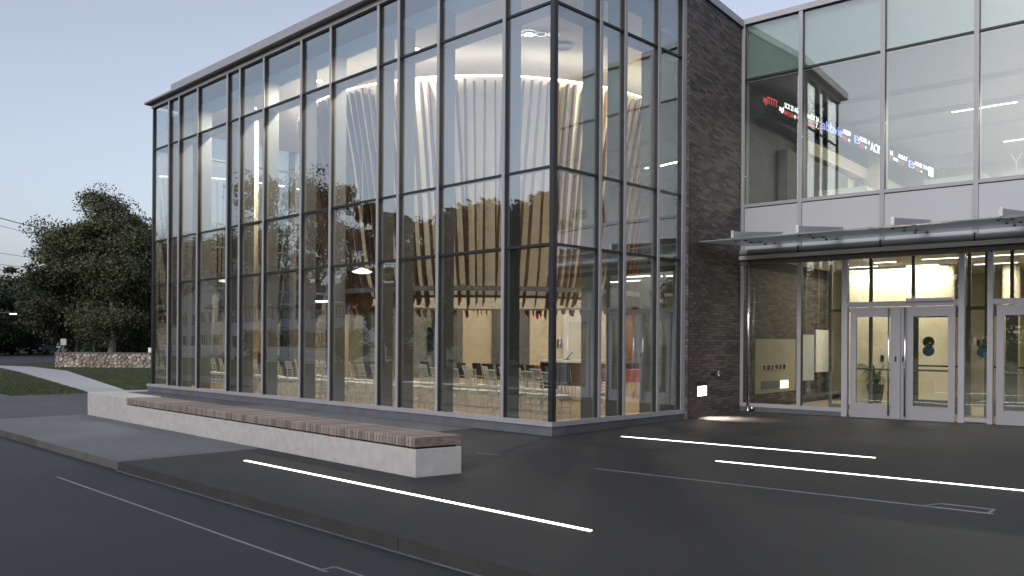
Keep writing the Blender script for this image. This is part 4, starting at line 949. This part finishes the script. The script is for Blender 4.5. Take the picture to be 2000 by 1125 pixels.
# ------------------------------------------------------------------ houses, fence, pole across the drive
def house(x, y, w, d, hw, hr, m, label, rz=0., floors=2, gable_front=True):
    t = thing('house', label, 'house', (x, y, -.3), rz, 'houses across the drive')
    MB().box(-w/2, w/2, -d/2, d/2, 0, hw).build('wall', m, t)
    if gable_front:
        MB().hexa([(-w/2, -d/2, hw), (w/2, -d/2, hw), (w/2, d/2, hw), (-w/2, d/2, hw), (-.05, -d/2, hr), (.05, -d/2, hr), (.05, d/2, hr), (-.05, d/2, hr)]).build('gable', m, t)
        for s_ in (-1, 1): MB().hexa([(0, -d/2-.4, hr+.02), (s_*(w/2+.5), -d/2-.4, hw-.3), (s_*(w/2+.5), d/2+.4, hw-.3), (0, d/2+.4, hr+.02), (0, -d/2-.4, hr+.2), (s_*(w/2+.5), -d/2-.4, hw-.12), (s_*(w/2+.5), d/2+.4, hw-.12), (0, d/2+.4, hr+.2)]).build('roof_slope', m_roofs, t)
    else:
        for s_ in (-1, 1): MB().hexa([(-w/2-.4, 0, hr), (-w/2-.4, s_*(d/2+.5), hw-.2), (w/2+.4, s_*(d/2+.5), hw-.2), (w/2+.4, 0, hr), (-w/2-.4, 0, hr+.18), (-w/2-.4, s_*(d/2+.5), hw-.02), (w/2+.4, s_*(d/2+.5), hw-.02), (w/2+.4, 0, hr+.18)]).build('roof_slope', m_roofs, t)
    nwin = int(w//2.6)
    for f in range(floors):
        for k in range(nwin):
            xx = -w/2+(k+.5)*w/nwin; z0 = .9+f*2.8
            wn = MB().box(xx-.55, xx+.55, d/2, d/2+.06, z0, z0+1.5).build('window_frame', m_pick, t)
            for s_ in (-1, 1): MB().box(xx-.02+s_*.27-.22, xx+s_*.27+.22, d/2+.062, d/2+.075, z0+.08, z0+1.42).build('window_pane', m_dkglass, wn)
            for s_ in (-1, 1): MB().box(xx+s_*.78-.16, xx+s_*.78+.16, d/2+.001, d/2+.05, z0, z0+1.5).build('shutter', m_grey, t)
    MB().box(-w/2+.5, -w/2+1.5, d/2, d/2+.05, .2, 2.3).build('front_door', m_brown, t)
    MB().box(w/2-1.8, w/2-1.1, -.4, .4, hw, hr+.8).build('chimney', m_stone, t)
    return t
house(-90, -41, 14, 9, 6.2, 10.2, m_siding[0], 'grey gabled house across the drive, leftmost'); house(-74, -37, 13, 8, 5.4, 8.0, m_siding[1], 'white two storey house across the drive beside the gabled one', gable_front=False)
house(-57, -34, 14, 8, 4.9, 7.0, m_siding[0], 'grey long house across the drive behind the utility pole', gable_front=False); house(-34, -40, 12, 8, 4.2, 6.4, m_siding[2], 'tan house across the drive near the conifers', gable_front=False)
house(20, -52, 14, 8, 4.6, 7.4, m_siding[1], 'white house behind the camera across the drive', gable_front=False)
def picket(x0, x1, y, label):
    t = thing('picket_fence', label, 'fence', (x0, y, -.3)); n = int((x1-x0)/.28); pm_ = MB().prism([(0, 0), (.16, 0), (.16, .03), (0, .03)], 0, 1.15).mesh('picket')
    pm_.materials.append(m_pick)
    for k in range(n): part('picket', pm_, None, t, (k*.28, 0, .1))
    for z in (.35, .95): MB().box(0, x1-x0, -.05, -.01, z, z+.09).build('rail', m_pick, t)
picket(-76, -60, -25, 'white picket fence across the drive, left section'); picket(-50, -41, -22.5, 'white picket fence across the drive, right section')
for k, (x, y) in enumerate([(-63, -29), (-52, -27), (-47, -28), (-40, -29), (-30, -27), (-19, -42), (-14.5, -41), (-10.5, -42), (-6.5, -41), (-2.5, -42), (1.5, -41), (6, -42)]):  # tall back row added to block horizon sky mirrored in the door glass
    s_ = tree('hedge_or_screen_bush', ORD[k]+' dark bush from the left along the far side of the drive, tall ones added to screen the sky', x, y, -.3, 2.4 if k < 5 else 5.0, 1.9 if k < 5 else 2.9, 150+k, m_leaf[1], 5000, .25, .08, m_bark, tr=.05, group='bushes along the far side of the drive'); s_['category'] = 'bush'
pp_ = onY(685, 470, 30)
up = thing('utility_pole', 'timber utility pole with crossarm across the drive', 'utility pole', (float(pp_[0]), -30, -.3))
MB().tube([(0, 0, 0), (0, 0, float(pp_[2])+1.0)], [.16, .11], 10).build('pole', m_pole, up); MB().box(-1.4, 1.4, -.06, .06, float(pp_[2])-.1, float(pp_[2])+.02).build('crossarm', m_pole, up)
for s_ in (-1.2, -.5, .5, 1.2): MB().disc((s_, 0, float(pp_[2])+.02), .05, .14, 8).build('insulator', m_lgrey, up)
for k, (dz, dx_) in enumerate([(.15, -1.2), (.15, 1.2), (-1.0, 0), (-1.6, .0), (-2.3, 0)]):
    px = float(pp_[0]); z = float(pp_[2])-.3+dz; pts = []
    for i in range(17):
        t_ = i/16; X = px-60+120*t_; pts.append((X, -30+dx_*.2, z-.9*math.sin(math.pi*((t_*2) % 1))))
    tag(MB().tube(pts, .022, 5).build('power_line', m_cable), ['upper left', 'upper right', 'third', 'fourth', 'lowest'][k]+' cable strung along the road across the drive', 'cable', 'cables on the utility pole')

# ------------------------------------------------------------------ left side: stone wall, sign, cars, lamp, cables
w0 = onG(108, 717, -.18); w1 = onG(330, 719.5, -.18); wd = (w1-w0)[:2]; WL = float(np.hypot(*wd)); wa = math.atan2(wd[1], wd[0])
SW = thing('stone_wall', 'low field-stone garden wall with a dark cap on the lawn', 'wall', (float(w0[0]), float(w0[1]), -.18), wa)
MB().box(.05, WL, .05, .45, 0, .82).build('wall_core', m_mortar, SW)
r = random.Random(5); WH = .83; P = []; tries_ = 0
while len(P) < 150:
    q = (r.uniform(-.1, WL), r.uniform(.0, WH))
    if all(((q[0]-p_[0])*.72)**2+(q[1]-p_[1])**2 > .17**2 for p_ in P): P.append(q)
    else:
        tries_ += 1
        if tries_ > 60000: break
for q in P:
    poly = [(max(q[0]-.8, 0), 0), (min(q[0]+.8, WL), 0), (min(q[0]+.8, WL), WH), (max(q[0]-.8, 0), WH)]
    for p_ in P:
        if p_ is q or abs(p_[0]-q[0]) > 1.7: continue
        mx_, my_ = (p_[0]+q[0])/2, (p_[1]+q[1])/2; nx_, ny_ = p_[0]-q[0], p_[1]-q[1]; out = []
        for i in range(len(poly)):
            A_, B_ = poly[i], poly[(i+1) % len(poly)]; da = (A_[0]-mx_)*nx_+(A_[1]-my_)*ny_; db = (B_[0]-mx_)*nx_+(B_[1]-my_)*ny_
            if da <= 0: out.append(A_)
            if da*db < 0: t_ = da/(da-db); out.append((A_[0]+(B_[0]-A_[0])*t_, A_[1]+(B_[1]-A_[1])*t_))
        poly = out
        if len(poly) < 3: break
    if len(poly) < 3: continue
    cx = sum(p_[0] for p_ in poly)/len(poly); cz = sum(p_[1] for p_ in poly)/len(poly); n = len(poly); b = MB(); yo = -r.uniform(0, .06)
    def sc_(f): return [(cx+(p_[0]-cx)*f, cz+(p_[1]-cz)*f) for p_ in poly]
    b.v = [(p_[0], .06, p_[1]) for p_ in sc_(.93)]+[(p_[0], yo+.02, p_[1]) for p_ in sc_(.93)]+[(p_[0], yo-.015, p_[1]) for p_ in sc_(.72)]
    b.f = [(k, (k+1) % n, n+(k+1) % n, n+k) for k in range(n)]+[(n+k, n+(k+1) % n, 2*n+(k+1) % n, 2*n+k) for k in range(n)]+[tuple(2*n+k for k in range(n))]
    b.build('stone', m_stone, SW)
for k in range(int(WL/1.2)+1): MB().box(k*1.2+.005, min((k+1)*1.2-.005, WL+.05), -.06, .52, .83, .90).build('cap_stone', m_capst, SW)
sp0 = onG(124, 716, -.18); p = at(124, 668, 58)
sg = thing('road_sign', 'small pale square sign behind the left end of the stone wall', 'sign', (float(p[0]), float(p[1]), -.2), R(44))
MB().tube([(0, .03, 0), (0, .03, 1.75)], .03, 8).build('sign_post', m_steel, sg); MB().box(-.2, .2, -.01, .01, 1.28, 1.72).build('sign_plate', m_sign, sg)
def car(x, y, rz, m, label, sc=1.):
    t = thing('parked_car', label, 'car', (x, y, -.16), rz)
    prof = [(-2.2, .3), (-2.2, .75), (-2.05, .92), (-1.3, .98), (-.7, 1.42), (.7, 1.45), (1.45, 1.0), (2.1, .88), (2.2, .6), (2.2, .3)]
    b = MB(); n = len(prof)
    for s_ in (-1, 1): b.v += [(px, s_*(.88 if pz < 1.1 else .66), pz) for px, pz in prof]
    b.f = [tuple(range(n)), tuple(range(2*n-1, n-1, -1))]+[(k, n+k, n+(k+1) % n, (k+1) % n) for k in range(n)]
    b.build('body', m, t)
    MB().hexa([(-1.32, -.72, .99), (-1.32, .72, .99), (-1.30, .72, .99), (-1.30, -.72, .99), (-.76, -.6, 1.38), (-.76, .6, 1.38), (-.72, .6, 1.40), (-.72, -.6, 1.40)]).build('windscreen', m_dkglass, t)
    for px in (-1.35, 1.35):
        for s_ in (-1, 1): MB().tube([(px, s_*.78, .32), (px, s_*.92, .32)], .32, 16).build('wheel', m_tyre, t)
    for s_ in (-1, 1): MB().box(-2.23, -2.2, s_*.65-.17, s_*.65+.17, .6, .74).build('headlight', m_lgrey, t)
    MB().box(-2.225, -2.203, -.25, .25, .42, .54).build('number_plate', m_sign, t)
p = onG(90, 692.5, -.16); car(float(p[0]), float(p[1]), math.atan2(fv[1], fv[0]), m_carb, 'dark car on the road at the left seen head on')
p = at(129, 684, 85); car(float(p[0]), float(p[1]), math.atan2(fv[1], fv[0])+.5, m_carw, 'white car behind the small square sign')
# striped white bollard at the pavilion edge
p = at(295, 690, 50)
bo = thing('garden_post', 'white and dark banded post right of the stone wall at the pavilion edge', 'post', (float(p[0]), float(p[1]), -.17))
for k in range(4): MB().disc((0, 0, k*.3), .16, .28, 14).build('band', m_pick if k != 2 else m_black, bo)
# street lamp at left edge
p = at(26, 613, 75)
sl = thing('street_lamp', 'street lamp with a flat lit head among the dark trees at the left edge', 'street lamp', (float(p[0]), float(p[1]), -.3), R(44))
H_ = float(p[2])+.3
MB().tube([(-1.6, 0, 0), (-1.6, 0, H_+.1)], .07, 10).build('pole', m_post, sl); MB().tube([(-1.6, 0, H_+.05), (-.3, 0, H_+.12)], .035, 8).build('arm', m_post, sl)
MB().box(-.3, .3, -.12, .12, H_+.04, H_+.12).build('lamp_head', m_post, sl); MB().box(-.26, .26, -.13, .10, H_-.05, H_+.035).build('lens', e_street, sl)
# overhead cables on the left
cab = [(-40, 415, 330, 492, .035, m_cablel), (-40, 430, 330, 505, .018, m_cable), (-40, 488, 330, 522, .016, m_cable), (-40, 511, 330, 536, .014, m_cable), (-40, 520, 330, 560, .03, m_cable), (-40, 540, 330, 585, .03, m_cable), (-40, 563, 330, 606, .016, m_cable)]
for k, (ua, va, ub, vb, rad, m) in enumerate(cab):
    a = at(ua, va, 62); b_ = at(ub, vb, 75); pts = []
    for i in range(13):
        t_ = i/12; q = a+(b_-a)*t_; q[2] -= .35*math.sin(math.pi*t_); pts.append(tuple(q))
    tag(MB().tube(pts, rad, 5).build('overhead_cable', m), '%s of the seven overhead cables crossing the sky at the left edge' % ['topmost thick pale', 'second highest', 'third highest', 'fourth highest', 'fifth, thick dark', 'sixth, thick dark', 'lowest thin'][k], 'cable', 'overhead cables on the left')
# roof antenna seen as thin spike over the fascia and parapet
for (u, v, lab, yy) in ((353, 160, 'thin pale rod standing on the pavilion roof edge', 1.0), (1436, 8, 'thin pale rod standing above the brick wall roof', 9.5)):
    p = onY(u, v, yy); t = thing('roof_rod', lab, 'rod', (float(p[0]), yy, 9.2)); MB().tube([(0, 0, 0), (0, 0, max(.25, float(p[2])-9.2+.15))], .012, 6).build('rod', m_white, t)

# lettering becomes ordinary meshes
bpy.context.view_layer.update()
for o in [q for q in bpy.data.objects if q.type == 'FONT']:
    me = bpy.data.meshes.new_from_object(o.evaluated_get(bpy.context.evaluated_depsgraph_get()))
    nm = o.name.split('.')[0]; n = bpy.data.objects.new('text_tmp', me); COL.objects.link(n); n.parent = o.parent; n.location = o.location; n.rotation_euler = o.rotation_euler; n.scale = o.scale
    bpy.data.objects.remove(o); n.name = nm
